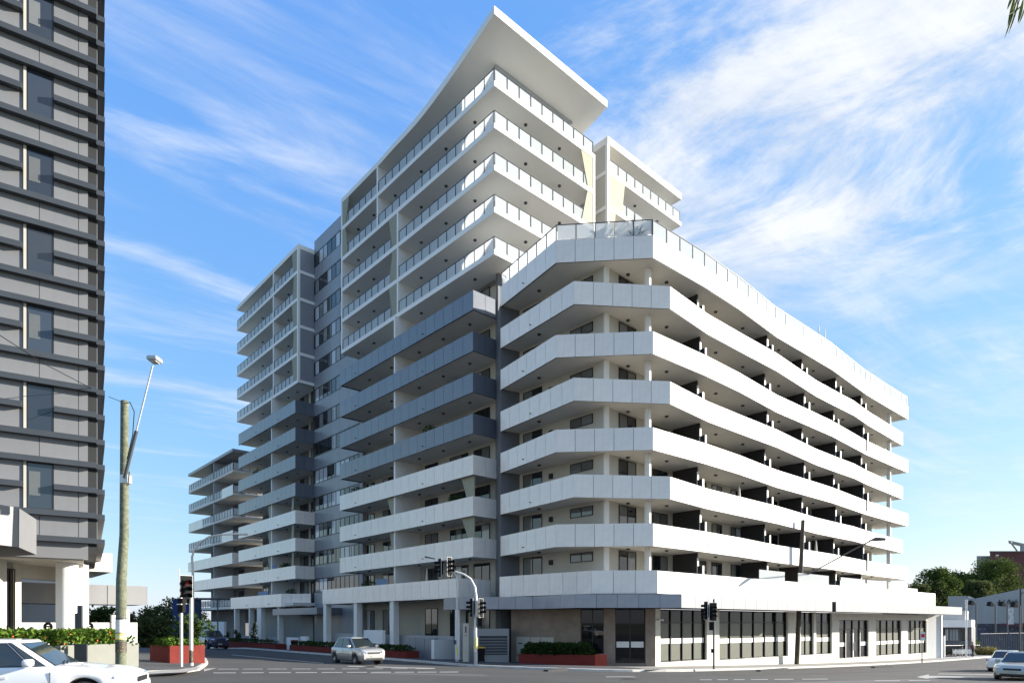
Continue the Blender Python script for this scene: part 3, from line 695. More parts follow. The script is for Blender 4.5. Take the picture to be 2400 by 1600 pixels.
# louvred service box and sign pillar beside the entry
lb = thing('louvre_box', 'pale blue grey service enclosure with wide dark louvre beside the corner crossing', 'enclosure', (-1.8,45,-1.0))
q0 = at(1101,1543,44.4); q1 = at(1193,1543,44.9); q0.z = q1.z = ground(q0.x,q0.y)+.13; m = M(); m.seg(tuple(q0[:2]), tuple(q1[:2]), 0, -1.6, q0.z-.3, q0.z+2.25); mk('housing', m, K['awn'], lb)
d_ = Vector((q1.x-q0.x, q1.y-q0.y)).normalized(); pa = Vector((q0.x,q0.y))+d_*.65; pb_ = Vector((q1.x,q1.y))-d_*.12
m = M(); m.seg(tuple(pa), tuple(pb_), .004, .02, q0.z+.45, q0.z+1.75); mk('louvre_back', m, K['joint_d'], lb)
for k in range(6): m = M(); m.seg(tuple(pa), tuple(pb_), .02, .06, q0.z+.50+.2*k, q0.z+.62+.2*k); mk('louvre_blade', m, K['walldark'], lb)
sp_ = thing('sign_pillar', 'narrow cream pillar with small dark vertical lettering plate beside the louvre', 'pillar', tuple(at(1092,1543,43.9)))
g_q = at(1092,1543,43.9); g_q.z = ground(g_q.x,g_q.y)+.13; m = M(); m.box(g_q.x-.2, g_q.y-.2, g_q.z-.2, g_q.x+.2, g_q.y+.25, g_q.z+2.6); bevel(mk('shaft', m, K['cream'], sp_), .02)
m = M(); m.box(g_q.x-.03, g_q.y-.215, g_q.z+1.95, g_q.x+.05, g_q.y-.205, g_q.z+2.4); m.box(g_q.x-.1, g_q.y-.215, g_q.z+1.75, g_q.x+.12, g_q.y-.205, g_q.z+1.78); mk('plate', m, K['joint_d'], sp_)

# ------------------------------------------------------------------ link with strip windows
lk = thing('link_block', 'recessed grey link between the two towers with strip windows on every floor', 'building', (*Pt(28,4), -1.2))
m = M(); m.prism(rect(22.7, 34, 1.95, 9), -5, ZC+42.1); mk('wall', m, K['joint_d'], lk)
for n in range(1, 14):
    z0 = zb(n)+1.58; z1 = zb(n)+3.12
    o = window(lk, Pt(33.4,1.95), Pt(23.4,1.95), z0, z1, 10, fw=.07, name='strip_window', mats=[random.choice([K['glass'],K['glass'],K['blind'],K['blind_sky']]) for _ in range(10)])  # pale panes stand in for sky reflected in the strip glass
    pieces('spandrel_panel', lk, Pt(33.6,1.95), Pt(23.4,1.95), z1+.02, zb(n+1)+1.56, 2.0, K['spandrel'], base=0, th=.05, gap=.025)
pieces('spandrel_panel', lk, Pt(33.6,1.95), Pt(23.4,1.95), ZC-4, zb(1)+1.56, 2.0, K['spandrel'], base=0, th=.05, gap=.025)

# ------------------------------------------------------------------ second tower
t2 = thing('second_tower', 'second tower further down the side street with glass balconies over dark bands', 'building', (*Pt(42,6), -1.0))
m = M(); m.prism(rect(34, 50.2, 2.4, 12), -5, ZC+41.7); mk('wall', m, K['wallgrey'], t2)
m = M(); m.prism(rect(33.6, 52.9, 0, 9), ZC+41.62, ZC+42.1); mk('roof', m, K['white_smooth'], t2)
m = M(); m.prism(rect(33.62, 33.86, .26, 1.9), SB(9)+.1, ZC+41.63); mk('side_panel', m, K['spandrel'], t2)
for n in range(9, 14):
    m = M(); m.prism(rect(33.61, 52.9, .0, 9), SB(n), SB(n)+.35); mk('slab', m, K['white_smooth'], t2)
    z = SB(n)+.35; zt = SB(n+1)+.002 if n < 13 else ZC+41.63
    m = M(); m.prism(rect(33.6, 33.87, -.004, .25), SB(n)+.002, zt); mk('frame_post', m, K['white_smooth'], t2)
    m = M(); m.prism(rect(33.57, 33.87, .25, 1.95), SB(n), SB(n)+.3); mk('side_band', m, K['white_smooth'], t2)
    m = M(); m.prism(rect(40.5, 40.72, .0, 2.42), z, zt); mk('blade_wall', m, K['white_smooth'], t2)
    balustrade(t2, [Pt(52.8,.1), Pt(40.74,.1)], z, 1.02, 1.15); balustrade(t2, [Pt(40.48,.1), Pt(33.9,.1)], z, 1.02, 1.15)
    taper(t2, 33.9, 34.9 if n % 2 else 35.2, 35.3 if n % 2 else 34.8, .03, z, zt)
    for u in (36.5,39,43.5,47): downlight(t2, *Pt(u,1.2), SB(n))
    window(t2, Pt(38.8,2.38), Pt(36.2,2.38), z, z+2.3, 2); window(t2, Pt(46,2.38), Pt(43,2.38), z, z+2.3, 2)
for n in range(1, 9):
    dark = n >= 5; pm_ = K['panel_dark'] if dark else K['panel']
    m = M(); m.prism(rect(33.5, 51.0, -.3 if n > 1 else -.6, 2.45), zb(n)+.09, zb(n)+.42); mk('slab', m, K['soffit'], t2)
    poly = [Pt(51.1,-.4), Pt(33.4,-.4), Pt(33.4,1.85)] if n > 1 else [Pt(52.6,-.9), Pt(36,-.9), Pt(33.6,1.5)]
    pp = parapet(t2, poly, zb(n), zb(n)+PH, pm_, 1.23, K['joint_d'] if dark else K['joint'])
    drain(pp, poly[0], poly[1], 6, zb(n)+.35); drain(pp, poly[0], poly[1], 13, zb(n)+.35)
    m = M(); m.prism(rect(40.5,40.72,-.2,2.42), zb(n)+.42, (zb(n+1)+.09 if n < 8 else SB(9))+.002); mk('blade_wall', m, K['white_smooth'], t2)
    z = zb(n)+.45; z1 = (zb(n+1) if n < 8 else SB(9))-.1
    for (a, b_, k) in ((34.2,35.4,1),(36.2,38.4,2),(41.6,43,2),(44.2,46.4,2),(48,49.8,2)): window(t2, Pt(b_,2.38), Pt(a,2.38), z, z1, k)
    for u in (36,39,43,47): downlight(t2, *Pt(u,1.0), zb(n)+.09)
    if n in (2,3,4): taper(t2, 40.75, 41.4, 41.9, -.15, zb(n)+PH, zb(n+1)+.09); taper(t2, 34.3, 35.0, 34.7, -.2, zb(n)+PH, zb(n+1)+.09)
gz = ground(*Pt(44,0))
for u, w_ in ((51.4,.35),(46.2,.35),(43.0,1.3),(37.2,.35)):
    m = M(); m.prism(rect(u-w_/2,u+w_/2,-.8,-.2), gz-.4, zb(1)+.095); bevel(mk('column', m, K['white_smooth'], t2), .03)
m = M(); m.prism(rect(34,52,-.1,.1), gz-.4, gz+1.6); mk('terrace_wall', m, K['wallgrey'], t2)
m = M(); m.prism(rect(27,38.5,-.9,2), zb(1)-.95, zb(1)-.25); mk('entry_canopy', m, K['spandrel'], t2)
m = M(); m.prism(rect(26.2,27.6,-2.4,-2.1), gz-.6, gz+1.9); m.prism(rect(28.2,31,-2.4,-2.2), gz-.6, gz+1.75); mk('entry_screen', m, K['white'], t2)

# ------------------------------------------------------------------ far low block
t3 = thing('far_block', 'lower seven storey balcony block at the far end of the side street', 'building', (*Pt(63,6), -.8))
m = M(); m.prism(rect(57, 72, 2.6, 10), -5, zb(8)-.1); mk('wall', m, K['walldark'], t3)
m = M(); m.prism(rect(53.6, 73.7, -.3, 9), zb(8)-.25, zb(8)+.12); mk('roof', m, K['spandrel'], t3)
for n in range(1, 8):
    m = M(); m.prism(rect(53.6, 73.6, -.25, 9), zb(n)+.05, zb(n)+.38); mk('slab', m, K['soffit'], t3)
    m = M(); m.prism(rect(61.6,61.85,-.2,2.7), zb(n)+.38, (zb(n+1)+.05 if n < 7 else zb(8)-.24)); mk('blade_wall', m, K['wallgrey'], t3)
    if n in (2, 3): parapet(t3, [Pt(73.4,-.38), Pt(53.5,-.38), Pt(53.5,3)], zb(n), zb(n)+PH, K['panel'], 1.23)
    else:
        balustrade(t3, [Pt(73.5,-.18), Pt(61.9,-.18)], zb(n)+.38, 1.02, 1.15); balustrade(t3, [Pt(61.5,-.18), Pt(53.7,-.18), Pt(53.7,3)], zb(n)+.38, 1.02, 1.1)
        if n in (4, 6): pieces('infill_panel', t3, Pt(58,-.18), Pt(53.62,-.18), zb(n)+.1, zb(n)+PH, 1.2, K['panel'], base=.04, th=.04)
        if n == 5: pieces('infill_panel', t3, Pt(73.5,-.18), Pt(66.5,-.18), zb(n)+.1, zb(n)+PH, 1.2, K['panel'], base=.04, th=.04)
    for (a, b_) in ((57.5,59.5),(63,65),(67,69.5)): window(t3, Pt(b_,2.58), Pt(a,2.58), zb(n)+.45, zb(n)+2.7, 2)

# ------------------------------------------------------------------ rear tower seen over the curved roof
t4 = thing('rear_tower', 'rear tower wing with cream perforated screens above the curved block', 'building', (*Pt(6,19), -1.6))
m = M(); m.prism(rect(2.9, 20, 13.6, 22.5), -5, ZC+41.8); mk('wall', m, K['wallgrey'], t4)
m = M(); m.prism(rect(.6, 6, 13.22, 13.5), -4, ZC+41.6); mk('side_wall', m, K['cream'], t4)
m = M(); m.prism(rect(.35, 9, 13.2, 24.45), ZC+41.5, ZC+42.1); mk('roof', m, K['white_smooth'], t4)
for n in range(9, 14):
    m = M(); m.prism(rect(.36, 8, 13.21, 24.4), SB(n), SB(n)+.37); mk('slab', m, K['white_smooth'], t4)
    z = SB(n)+.37; zt = SB(n+1) if n < 13 else ZC+41.52
    m = M(); m.prism(rect(.354,.62,13.19,13.45), SB(n)+.002, zt); mk('frame_post', m, K['white_smooth'], t4)
    m = M(); m.prism(rect(.62,6,13.16,13.3), SB(n), SB(n)+.3); mk('side_band', m, K['white_smooth'], t4)
    balustrade(t4, [Pt(.45,13.5), Pt(.45,24.3), Pt(3,24.3)], z, 1.02, 1.2)
    for v in (15, 18.5, 22): downlight(t4, *Pt(1.5,v), SB(n))
    if n in (10, 11, 12): taper(t4, 13.46, 14.1 if n % 2 else 15.2, 15.6 if n == 12 else 14.3, .38, z, zt, axis='v')
    window(t4, Pt(2.88,15), Pt(2.88,18), z, z+2.3, 2); window(t4, Pt(2.88,19), Pt(2.88,22), z, z+2.3, 2)
# ------------------------------------------------------------------ left building (grey panels with dark sunshade blades)
DG = Vector((.835,.55)); NG = Vector((.55,-.835)); GC0 = Vector((-17.1, 26.7))
def Gp(s, o=0): p = GC0 - DG*s + NG*o; return (p.x, p.y)          # s runs left from the corner, o outward
K['gpanel'] = mat('mauve_grey_panel', (.195,.198,.206), .45, .05, .5, var=.03, rnd=.04, streaks=.08)
K['blade'] = mat('sunshade_blade', (.062,.07,.08), .4, .3, .5, var=.05, rnd=.05)
K['leftglass'] = mat('window_glass_reflection_tone', (.035,.045,.06), .03, 0, .9, var=0, rnd=.4)  # blue-grey base colour stands in for a stronger reflection
lbg = thing('panelled_office_building', 'grey panelled building with rows of dark horizontal sunshade blades at the left edge', 'building', (*Gp(6,-4), 0))
zk = lambda k: ZC+3.35+1.03*k
m = M(); m.prism([Gp(.03,-.16), Gp(.33,-.16), Gp(.33,-.06), Gp(16,-.06), Gp(16,-14), Gp(.03,-14)], ZC+2.85, ZC+34); mk('wall', m, K['joint_d'], lbg)
def blade(s0, s1, k, wrap=True):
    z = zk(k); m = M(); m.seg(Gp(s1), Gp(s0), 0.0, .27, z-.11, z+.11); mk('sunshade_blade', m, K['blade'], lbg)
    if wrap:
        m = M(); q0 = GC0+NG*.27-DG*(s0); q1 = q0 - NG*13
        m.seg(tuple(q0-NG*.28), tuple(q1), -.0, .30, z-.105, z+.105); mk('sunshade_blade', m, K['blade'], lbg)
WS0, WS1 = 1.49, 2.36
for k in range(0, 27):
    if k % 3 == 2: blade(.05, WS0-.02, k); blade(WS1+.12, 9, k, False)
    else: blade(.05, 9, k)
    z0, z1 = zk(k)+.11, zk(k+1)-.11
    wn = k % 3 in (1, 2)
    runs = [(.33, .66), (.66, WS0 if wn else 1.95)] + ([(WS1+.1, 4.2), (4.2, 6.4), (6.4, 9)] if wn else [(1.95, 4.2), (4.2, 6.4), (6.4, 9)])
    for s0, s1 in runs: pieces('wall_panel', lbg, Gp(s1), Gp(s0), z0-.1, z1+.1, 5, K['gpanel'], base=-.05, th=.05, gap=.02)
    pieces('wall_panel', lbg, tuple(GC0-DG*.03-NG*.2), tuple(GC0-DG*.03-NG*13), z0-.1, z1+.1, 1.9, K['spandrel'], base=0, th=.02, gap=.02)
    if k % 3 == 1:
        wz0, wz1 = zk(k)+.11, zk(k+2)-.11
        m = M(); m.seg(Gp(WS1+.09), Gp(WS1), -.055, .06, wz0, wz1); mk('window_jamb', m, K['cream'], lbg)
        o = window(lbg, Gp(WS1), Gp(WS0), wz0, wz1, 1, [K['leftglass']], fw=.05, depth=.03)
        if k % 2:
            q = Gp(WS1-.1, .016); put('blind', boxmesh(.36, .004, .95, K['blind']), o, *Gp(WS1-.08,.03), wz1-1.3, math.atan2(DG.y,DG.x))
m = M(); m.prism([Gp(.5,-.1), Gp(16,-.1), Gp(16,-14), Gp(.5,-14)], ZC+2.55, ZC+2.86); mk('soffit', m, K['cream'], lbg)
m = M(); m.seg(Gp(16), Gp(.33), .0, -.3, ZC+2.6, zk(0)-.112); mk('fascia', m, K['gpanel'], lbg)
# canopy box in front
cb_ = thing('canopy_box', 'boxy grey panelled entrance canopy projecting at the left edge', 'canopy', tuple(at(30,1240,22)))
A_ = at(0,1240,21.6); 
q0, q1, q2, q3 = at(-90,1240,19.5), at(42,1240,21.2), at(84,1240,23.6), at(-60,1240,25)
zt0, zt1 = ZC+ (HZ-1283)/F*21.4, ZC+(HZ-1192)/F*21.4
m = M(); m.prism([tuple(p[:2]) for p in (q0,q1,q2,q3)], zt0, zt1); mk('box', m, K['joint'], cb_)
pieces('canopy_panel', cb_, tuple(q0[:2]), tuple(q1[:2]), zt0, zt1, .75, K['gpanel'], base=0, th=.02, gap=.02); pieces('canopy_panel', cb_, tuple(q1[:2]), tuple(q2[:2]), zt0, zt1, 4, K['gpanel'], base=0, th=.02, gap=.02)
# undercroft: column, walls, glazing
cpos = at(157,1400,27.6); gl = ground(cpos.x, cpos.y)
m = M(); m.cyl(cpos.x, cpos.y, gl-.2, ZC+2.9, .40, 28); mk('column', m, K['white'], lbg, smooth=True)
w0, w1 = at(180,1400,29.2), at(208,1400,30.4)
m = M(); m.seg(tuple(w0[:2]), tuple(w1[:2]), 0, -.3, gl-.3, ZC+2.7); mk('side_wall', m, K['white'], lbg)
a0, a1 = at(-30,1400,25.2), at(16,1400,26.2)
m = M(); m.seg(tuple(a0[:2]), tuple(a1[:2]), 0, -.5, gl-.3, ZC+2.7); mk('pier', m, K['cream'], lbg)
a0, a1 = at(32,1400,27.5), at(50,1400,28.2)
m = M(); m.seg(tuple(a0[:2]), tuple(a1[:2]), 0, -.5, gl-.3, ZC+2.7); mk('pier', m, K['cream'], lbg)
a0, a1 = at(12,1400,27.0), at(33,1400,27.6); window(lbg, tuple(a0[:2]), tuple(a1[:2]), gl, ZC+2.3, 2, [K['shopglass']])
a0, a1 = at(40,1400,28.0), at(200,1400,31.5); m = M(); m.seg(tuple(a0[:2]), tuple(a1[:2]), 0, -.4, ZC+1.95, ZC+2.9); mk('beam', m, K['cream'], lbg)
# ------------------------------------------------------------------ courtyard beyond the left building
def fbox(name, px0, px1, py0, py1, Y0, Y1, dep, mt, parent=None, **k):
    k1 = (px1-CX)/F; x0_ = (px0-CX)/F*Y0; t_ = (k1*Y0-x0_)/(DR.x-k1*DR.y); Y1 = Y0+DR.y*t_
    p0, p1 = at(px0, py0, Y0), at(px1, py0, Y1); zt = ZC+(HZ-py0)/F*Y1; z_ = ZC+(HZ-py1)/F*Y1
    m = M(); m.seg(tuple(p0[:2]), tuple(p1[:2]), 0, -dep, z_, zt); return mk(name, m, mt, parent, **k)
lo = thing('courtyard_pavilion', 'low white pavilion with flat grey canopies behind the pole', 'building', tuple(at(270,1480,37)))
def fx(name, *a): return fbox(name, *a, parent=lo)
fx('canopy', 42, 345, 1374, 1416, 29, 38, 3.0, K['joint']); cq = at(42,1380,29); ck = (345-CX)/F; ct = (ck*29-cq.x)/(DR.x-ck*DR.y); cr_ = (cq.x+DR.x*ct, 29+DR.y*ct); pieces('canopy_panel', lo, tuple(cq[:2]), cr_, at(345,1417,cr_[1]).z, at(345,1373.5,cr_[1]).z, 1.6, K['awn'], base=.0, th=.02)
fx('upper_canopy', 150, 263, 1297, 1340, 33, 35, 6.0, K['panel'])
fx('parapet_wall', 30, 322, 1458, 1515, 30, 41, .3, K['white'])
fx('pier', 262, 271, 1440, 1515, 32.6, 40.2, .4, K['white']); fx('pier', 289, 304, 1427, 1515, 33.2, 40.6, .4, K['white'])
fx('back_wall', 48, 140, 1335, 1380, 44, 46, .3, K['white']); fx('rear_wall', 40, 140, 1408, 1462, 45, 47, .3, K['wallgrey'])
for px_ in (114, 210):
    c_ = at(px_,1468,30.6 if px_ < 150 else 31.3); m = M(); m.lathe([(.10,-.02),(.10,-.06),(.22,-.06),(.22,-.02)], 28, 'y', tuple(c_)); m.box(c_.x-.08, c_.y-.05, c_.z-.02, c_.x+.14, c_.y-.02, c_.z+.05)
    mk('round_emblem', m, K['joint_d'], lo)
pst = thing('grey_sign_post', 'tall grey metal sign blade standing in the planter hedge', 'post', tuple(at(190,1560,27)))
m = M(); a0, a1 = at(177,1430,26.6), at(191,1430,26.9); m.seg(tuple(a0[:2]), tuple(a1[:2]), 0, -.06, gl, at(0,1436,26.7).z); mk('blade', m, K['spandrel'], pst)
m = M(); a0, a1 = at(190,1430,26.6), at(193.5,1430,26.7); m.seg(tuple(a0[:2]), tuple(a1[:2]), .02, -.16, gl, at(0,1418,26.7).z); mk('stanchion', m, K['blade'], pst)

# ------------------------------------------------------------------ foliage builders
def leaves(n, pick, size, m=None, flat=.5, up=0.0, asp=2.0, rng=random):
    m = m or M()
    for _ in range(n):
        p, out = pick(); s = size*rng.uniform(.6,1.35)
        d = Vector((rng.gauss(0,1), rng.gauss(0,1), rng.gauss(0,1)*flat+up)) + Vector(out)*1.1
        if d.length < .05: continue
        d.normalize(); a = d.orthogonal().normalized(); a.rotate(Matrix.Rotation(rng.uniform(0,6.28), 3, d))
        a *= s/asp*.5; tip = Vector(p)+d*s; mid = Vector(p)+d*s*.45+Vector((0,0,s*.08))
        m.face([p, mid+a, tip, mid-a])
    return m
def boxpick(c, ex, ey, h, ang, z0, rng=random, bulge=.25):
    ca, sa = math.cos(ang), math.sin(ang)
    def f():
        x, y = rng.uniform(-ex,ex), rng.uniform(-ey,ey); z = h*rng.random()**.55
        k = 1-(z/h)*bulge; q = (c[0]+(x*ca-y*sa)*k, c[1]+(x*sa+y*ca)*k, z0+z)
        return q, (x/ex*.5*ca, x/ex*.5*sa-.3, .5)
    return f
def planter(name, label, p0, p1, depth, h, wall, leafm, lh, nleaf, leaf, group=None, cat='planter', endm=None, level_p1=False, rngs=1, extra=0):
    """planter box along p0->p1 (front face, outward right) with its own hedge"""
    rng = random.Random(rngs); gz0 = ground(*p0)+.13; gz1 = ground(*p1)+.13
    c = ((p0[0]+p1[0])/2, (p0[1]+p1[1])/2, min(gz0,gz1)); t = thing(name, label, cat, c, group)
    zt = (gz1 if level_p1 else max(gz0,gz1))+h; m = M(); m.seg(p0, p1, 0, -.1, c[2]-.2, zt); m.seg(p0, p1, -depth+.1, -depth, c[2]-.2, zt)
    d = Vector((p1[0]-p0[0], p1[1]-p0[1])); Ln = d.length; d.normalize(); n_ = Vector((d.y,-d.x))
    m.seg(p0, tuple(Vector(p0)+d*.1), -.101, -depth+.101, c[2]-.2, zt); m.seg(tuple(Vector(p1)-d*.1), p1, -.101, -depth+.101, c[2]-.2, zt)
    mk('box', m, wall, t)
    m = M(); m.seg(tuple(Vector(p0)+d*.1), tuple(Vector(p1)-d*.1), -.1, -depth+.1, zt-.25, zt-.12); mk('soil', m, K['soil'], t)
    cc = Vector(((p0[0]+p1[0])/2, (p0[1]+p1[1])/2)) - n_*depth/2
    hm = leaves(nleaf, boxpick(cc, Ln/2+extra, depth/2+extra*.6, lh, math.atan2(d.y,d.x), zt-.15, rng), leaf, rng=rng)
    mk('hedge', hm, leafm, t); return t, zt
def V2(p): return (p[0], p[1])
# big sage planter with flowering hedge
pA, pB, pC = g2(-130,1574,.13), g2(176,1566,.13), g2(325,1561,.13)
t, zt = planter('sage_planter', 'long sage green planter with glossy hedge at the left behind the white car', V2(pA), V2(pC), 1.3, .87, K['plantgrey'], K['leaf_hedge'], .60, 5200, .17, rngs=3, extra=.12, level_p1=True, group='planters by the left corner')
fl = M(); rng = random.Random(5)
for _ in range(16):
    s = .1+.72*rng.random(); x = pA[0]+(pC[0]-pA[0])*s; y = pA[1]+(pC[1]-pA[1])*s+rng.uniform(.0,.4); z = zt+rng.uniform(.05,.45); r_ = .022
    fl.box(x-r_,y-r_,z-r_,x+r_,y+r_,z+r_)
o = mk('flowers', fl, K['flower'], t); o['kind'] = 'stuff'
m = M(); m.seg(V2(pB), tuple(Vector(V2(pB))+Vector((.42,.0))), .05, 0, ground(*V2(pB)), zt+.05); mk('dark_pilaster', m, K['blade'], t)
# red planter at the signal corner
pA, pB = g2(398,1553,.13), g2(480,1553,.13); t, zt = planter('red_planter', 'small brick red planter with low bright hedge behind the signal posts', V2(pA), V2(pB), 1.9, .72, K['terracotta'], K['leaf_hedge'], .40, 1700, .15, rngs=8, extra=.05, group='planters by the left corner')
rng = random.Random(15); c_ = Vector(V2(pA)).lerp(Vector(V2(pB)), .2)+Vector((0,1.1)); m = M()
m.tube([(c_.x,c_.y,zt-.2),(c_.x+.1,c_.y,zt+.5),(c_.x,c_.y+.1,zt+1.1)], [.05,.035,.015], 6); st_ = mk('stem', m, K['bark'], t)
def blob(c, r_, rng):
    def f():
        v = Vector((rng.gauss(0,1),rng.gauss(0,1),rng.gauss(0,1))).normalized()*(rng.random()**.4)
        return (c[0]+v.x*r_[0], c[1]+v.y*r_[1], c[2]+v.z*r_[2]), v
    return f
hm = M()
for bc, br, n_ in (((c_.x-.2,c_.y,zt+.55),(.65,.6,.5),420), ((c_.x+.5,c_.y,zt+.75),(.5,.5,.35),260), ((c_.x-.1,c_.y,zt+1.0),(.5,.5,.35),240)): leaves(n_, blob(bc, br, rng), .17, hm, rng=rng)
mk('tall_shrub', hm, K['leaf_shrub'], t)
# red planters along the tower frontage
def red(name, label, pl, pr_, nleaf, seed, lh=.5, dep=1.2, h=.5, leaf=.17, lm='leaf_shrub'):
    return planter(name, label, V2(pl), V2(pr_), dep, h, K['terracotta'], K[lm], lh, nleaf, leaf, rngs=seed, extra=.1, group='dark red planters along the building')
red('red_planter', 'long dark red planter under the second tower down the side street', Pt(48.9,-3.6), Pt(31,-3.6), 1500, 21)
red('red_planter', 'dark red planter in front of the tower columns left of the silver car', Pt(26,-4.2), Pt(16.4,-4.2), 1500, 22)
red('red_planter', 'dark red planter in front of the tower columns right of the silver car', Pt(12,-4.2), Pt(5.2,-4.2), 1700, 23)
t, zt = red('red_planter', 'dark red corner planter with dark shrubs in front of the stone wall', cw(1215,43.7), cw(1394,42.3), 5200, 24, lh=.8, dep=1.4, h=.62, leaf=.22)
p_ = cw(1394.5,42.3); q_ = cw(1422,42.5); m = M(); m.seg(V2(p_), V2(q_), .012, -.4, ground(*p_)-.1, zt+.02); mk('end_block', m, K['terracotta'], t)
def yucca(root, c, n, ln, seed, mt, w_=.06, droop=.35):
    rng = random.Random(seed); m = M()
    for i in range(n):
        a = rng.uniform(0,6.28); e = rng.uniform(.15,1.25); l = ln*rng.uniform(.7,1.15); h = Vector((math.cos(a)*math.cos(e), math.sin(a)*math.cos(e), math.sin(e)))
        s = Vector((-math.sin(a), math.cos(a), 0)); P0 = Vector(c); prev = None
        for k in range(5):
            t_ = k/4; p = P0+h*l*t_-Vector((0,0,droop*l*t_*t_*math.cos(e))); ww = w_*(1-t_)**.6*(.6+.8*min(1,t_*3))+.004; cur_ = (p-s*ww*.5, p+s*ww*.5)
            if prev: m.face([prev[0],prev[1],cur_[1],cur_[0]])
            prev = cur_
    return mk('fronds', m, mt, root)
pc = at(1300,1550,43.6); yucca(t, (pc.x, pc.y+.3, zt+.1), 26, .95, 3, K['leaf_shrub'], .07, .5)
pc = at(1372,1551,42.9); yucca(t, (pc.x, pc.y, zt-.05), 22, .55, 4, K['leaf_olive'], .08, .4)
# shrubs beside the far columns
for i, (px_, py_, hh, lab) in enumerate(((531,1514,2.0,'thin climbing shrub beside the leftmost column of the second tower'),(610,1512,2.9,'slim conical shrub beside the wide column of the second tower'),(565,1512,2.2,'ragged shrub between two columns of the second tower'))):
    p = Vector((*Pt((51.0,41.6,47.2)[i],-1.9),0)); p.z = ground(p.x,p.y)+.13; s = thing('column_shrub', lab, 'shrub', tuple(p), 'shrubs beside the second tower'); rng = random.Random(40+i)
    m = M(); m.tube([p, p+Vector((.05,0,hh*.6)), p+Vector((0,0,hh))], [.05,.03,.01], 5); mk('stem', m, K['bark'], s)
    hm = M()
    for k in range(7): z = hh*(.15+.13*k); leaves(90, blob((p.x+rng.uniform(-.2,.2),p.y,p.z+z),(.55*(1.1-z/hh),.4,.3),rng), .2, hm, rng=rng)
    mk('crown', hm, K['leaf_shrub'], s)
# roof terrace plants on the curved block
for i, (px_, py_, Y, n_, ln, lab) in enumerate(((1487,548,41.9,34,1.25,'blue green yucca behind the roof terrace glass above the chamfered corner'),(1192,655,46.6,30,1.1,'spiky plant at the left end of the curved roof terrace'))):
    p = at(px_,py_,Y) if i == 0 else Vector((.05,47.45,0)); s = thing('roof_plant', lab, 'plant', (p.x,p.y,zb(8)+.9), 'spiky roof terrace plants'); base = Vector((p.x,p.y,zb(8)+.9))
    m = M(); m.lathe([(0,0),(.28,0),(.34,.5),(.28,.5),(.27,.42),(0,.42)], 16, 'z', tuple(base)); mk('pot', m, K['walldark'], s)
    yucca(s, base+Vector((0,0,.6)), n_, ln*1.25, 60+i, K['leaf_blue'], .07, .3); 
    m = M(); m.tube([base+Vector((-.15,0,.4)), base+Vector((-.2,0,1.5))], [.05,.03], 6); mk('stem', m, K['bark'], s)
    if i == 0: yucca(s, base+Vector((-.2,0,1.5)), 30, .55, 77, K['leaf_olive'], .06, .3)
# ------------------------------------------------------------------ poles, lamps, signals
K['polewood'] = mat('weathered_green_pole', (.155,.165,.11), .9, var=.25, scale=5, col2=(.09,.10,.065), c2=(.45,.65), bump=.6, bscale=14)
K['darkpole'] = mat('dark_timber_pole', (.075,.065,.05), .9, var=.3, scale=5, bump=.5, bscale=14)
K['lampgrey'] = mat('lamp_head_grey', (.45,.47,.48), .35, .3, var=.05)
K['lens'] = mat('lamp_lens', (.55,.58,.58), .1, 0, .8, var=0)
K['black'] = mat('signal_black', (.010,.010,.011), .75, 0, .15, var=.1)
K['polepaint'] = mat('pole_pale_grey', (.66,.66,.64), .45, .1, var=.06, scale=4)
K['sticker_y'] = mat('sticker_yellow', (.75,.68,.16), .6, var=.25, scale=9, col2=(.7,.7,.66), c2=(.5,.6))
K['sticker_k'] = mat('sticker_dark', (.06,.05,.04), .6, var=.3, scale=9, col2=(.6,.5,.1), c2=(.58,.66))
K['sticker_w'] = mat('sticker_white', (.72,.72,.66), .6, var=.1, scale=9, col2=(.65,.6,.2), c2=(.58,.66))
K['redlamp'] = mat('red_signal_lens', (.20,.01,.01), .2, var=0, emit=(.6,.02,.015,.05))
K['darklens'] = mat('unlit_signal_lens', (.02,.02,.02), .15, var=0)
p = gp(283,1571.5,.13); Yp = p.y
pole = thing('power_pole', 'leaning green weathered timber power pole with posters at the left corner', 'pole', tuple(p))
topv = at(292,940,Yp+.3); path = [p-Vector((0,0,.4)), p+Vector((.02,0,3)), p.lerp(topv,.5)+Vector((.05,0,0)), topv]
m = M(); m.tube(path, [.165,.155,.14,.12], 18); mk('shaft', m, K['polewood'], pole, smooth=True)
def sleeve(c, h, r_, mt, nm='poster'):
    m = M(); m.lathe([(r_,0),(r_,h)], 18, 'z', tuple(c)); return mk(nm, m, mt, pole, smooth=True)
sleeve(p+Vector((.008,0,1.28)), .42, .166, K['sticker_w']); sleeve(p+Vector((.009,0,1.05)), .2, .1665, K['sticker_y']); sleeve(p+Vector((.006,0,.62)), .36, .1675, K['sticker_k']); sleeve(p+Vector((.01,0,1.72)), .05, .166, K['blade'], 'strap')
arm0, arm1 = at(292,1120,Yp-.25), at(358,856,Yp-.35)
m = M(); m.tube([arm0, arm0.lerp(arm1,.42)], .055, 10); mk('arm_bracket', m, K['blade'], pole, smooth=True)
m = M(); m.tube([arm0.lerp(arm1,.38), arm1], .027, 8); mk('lamp_arm', m, K['steel'], pole, smooth=True)
m = M(); m.box(arm0.x-.14, arm0.y-.02, arm0.z-.15, arm0.x+.1, arm0.y+.25, arm0.z+.12); mk('bracket_plate', m, K['steel'], pole)
lh = at(363,845,Yp-.35); m = M(); m.box(lh.x-.15, lh.y-.26, lh.z-.06, lh.x+.19, lh.y+.16, lh.z+.09); o = bevel(mk('lamp_head', m, K['lampgrey'], pole), .05, 3)
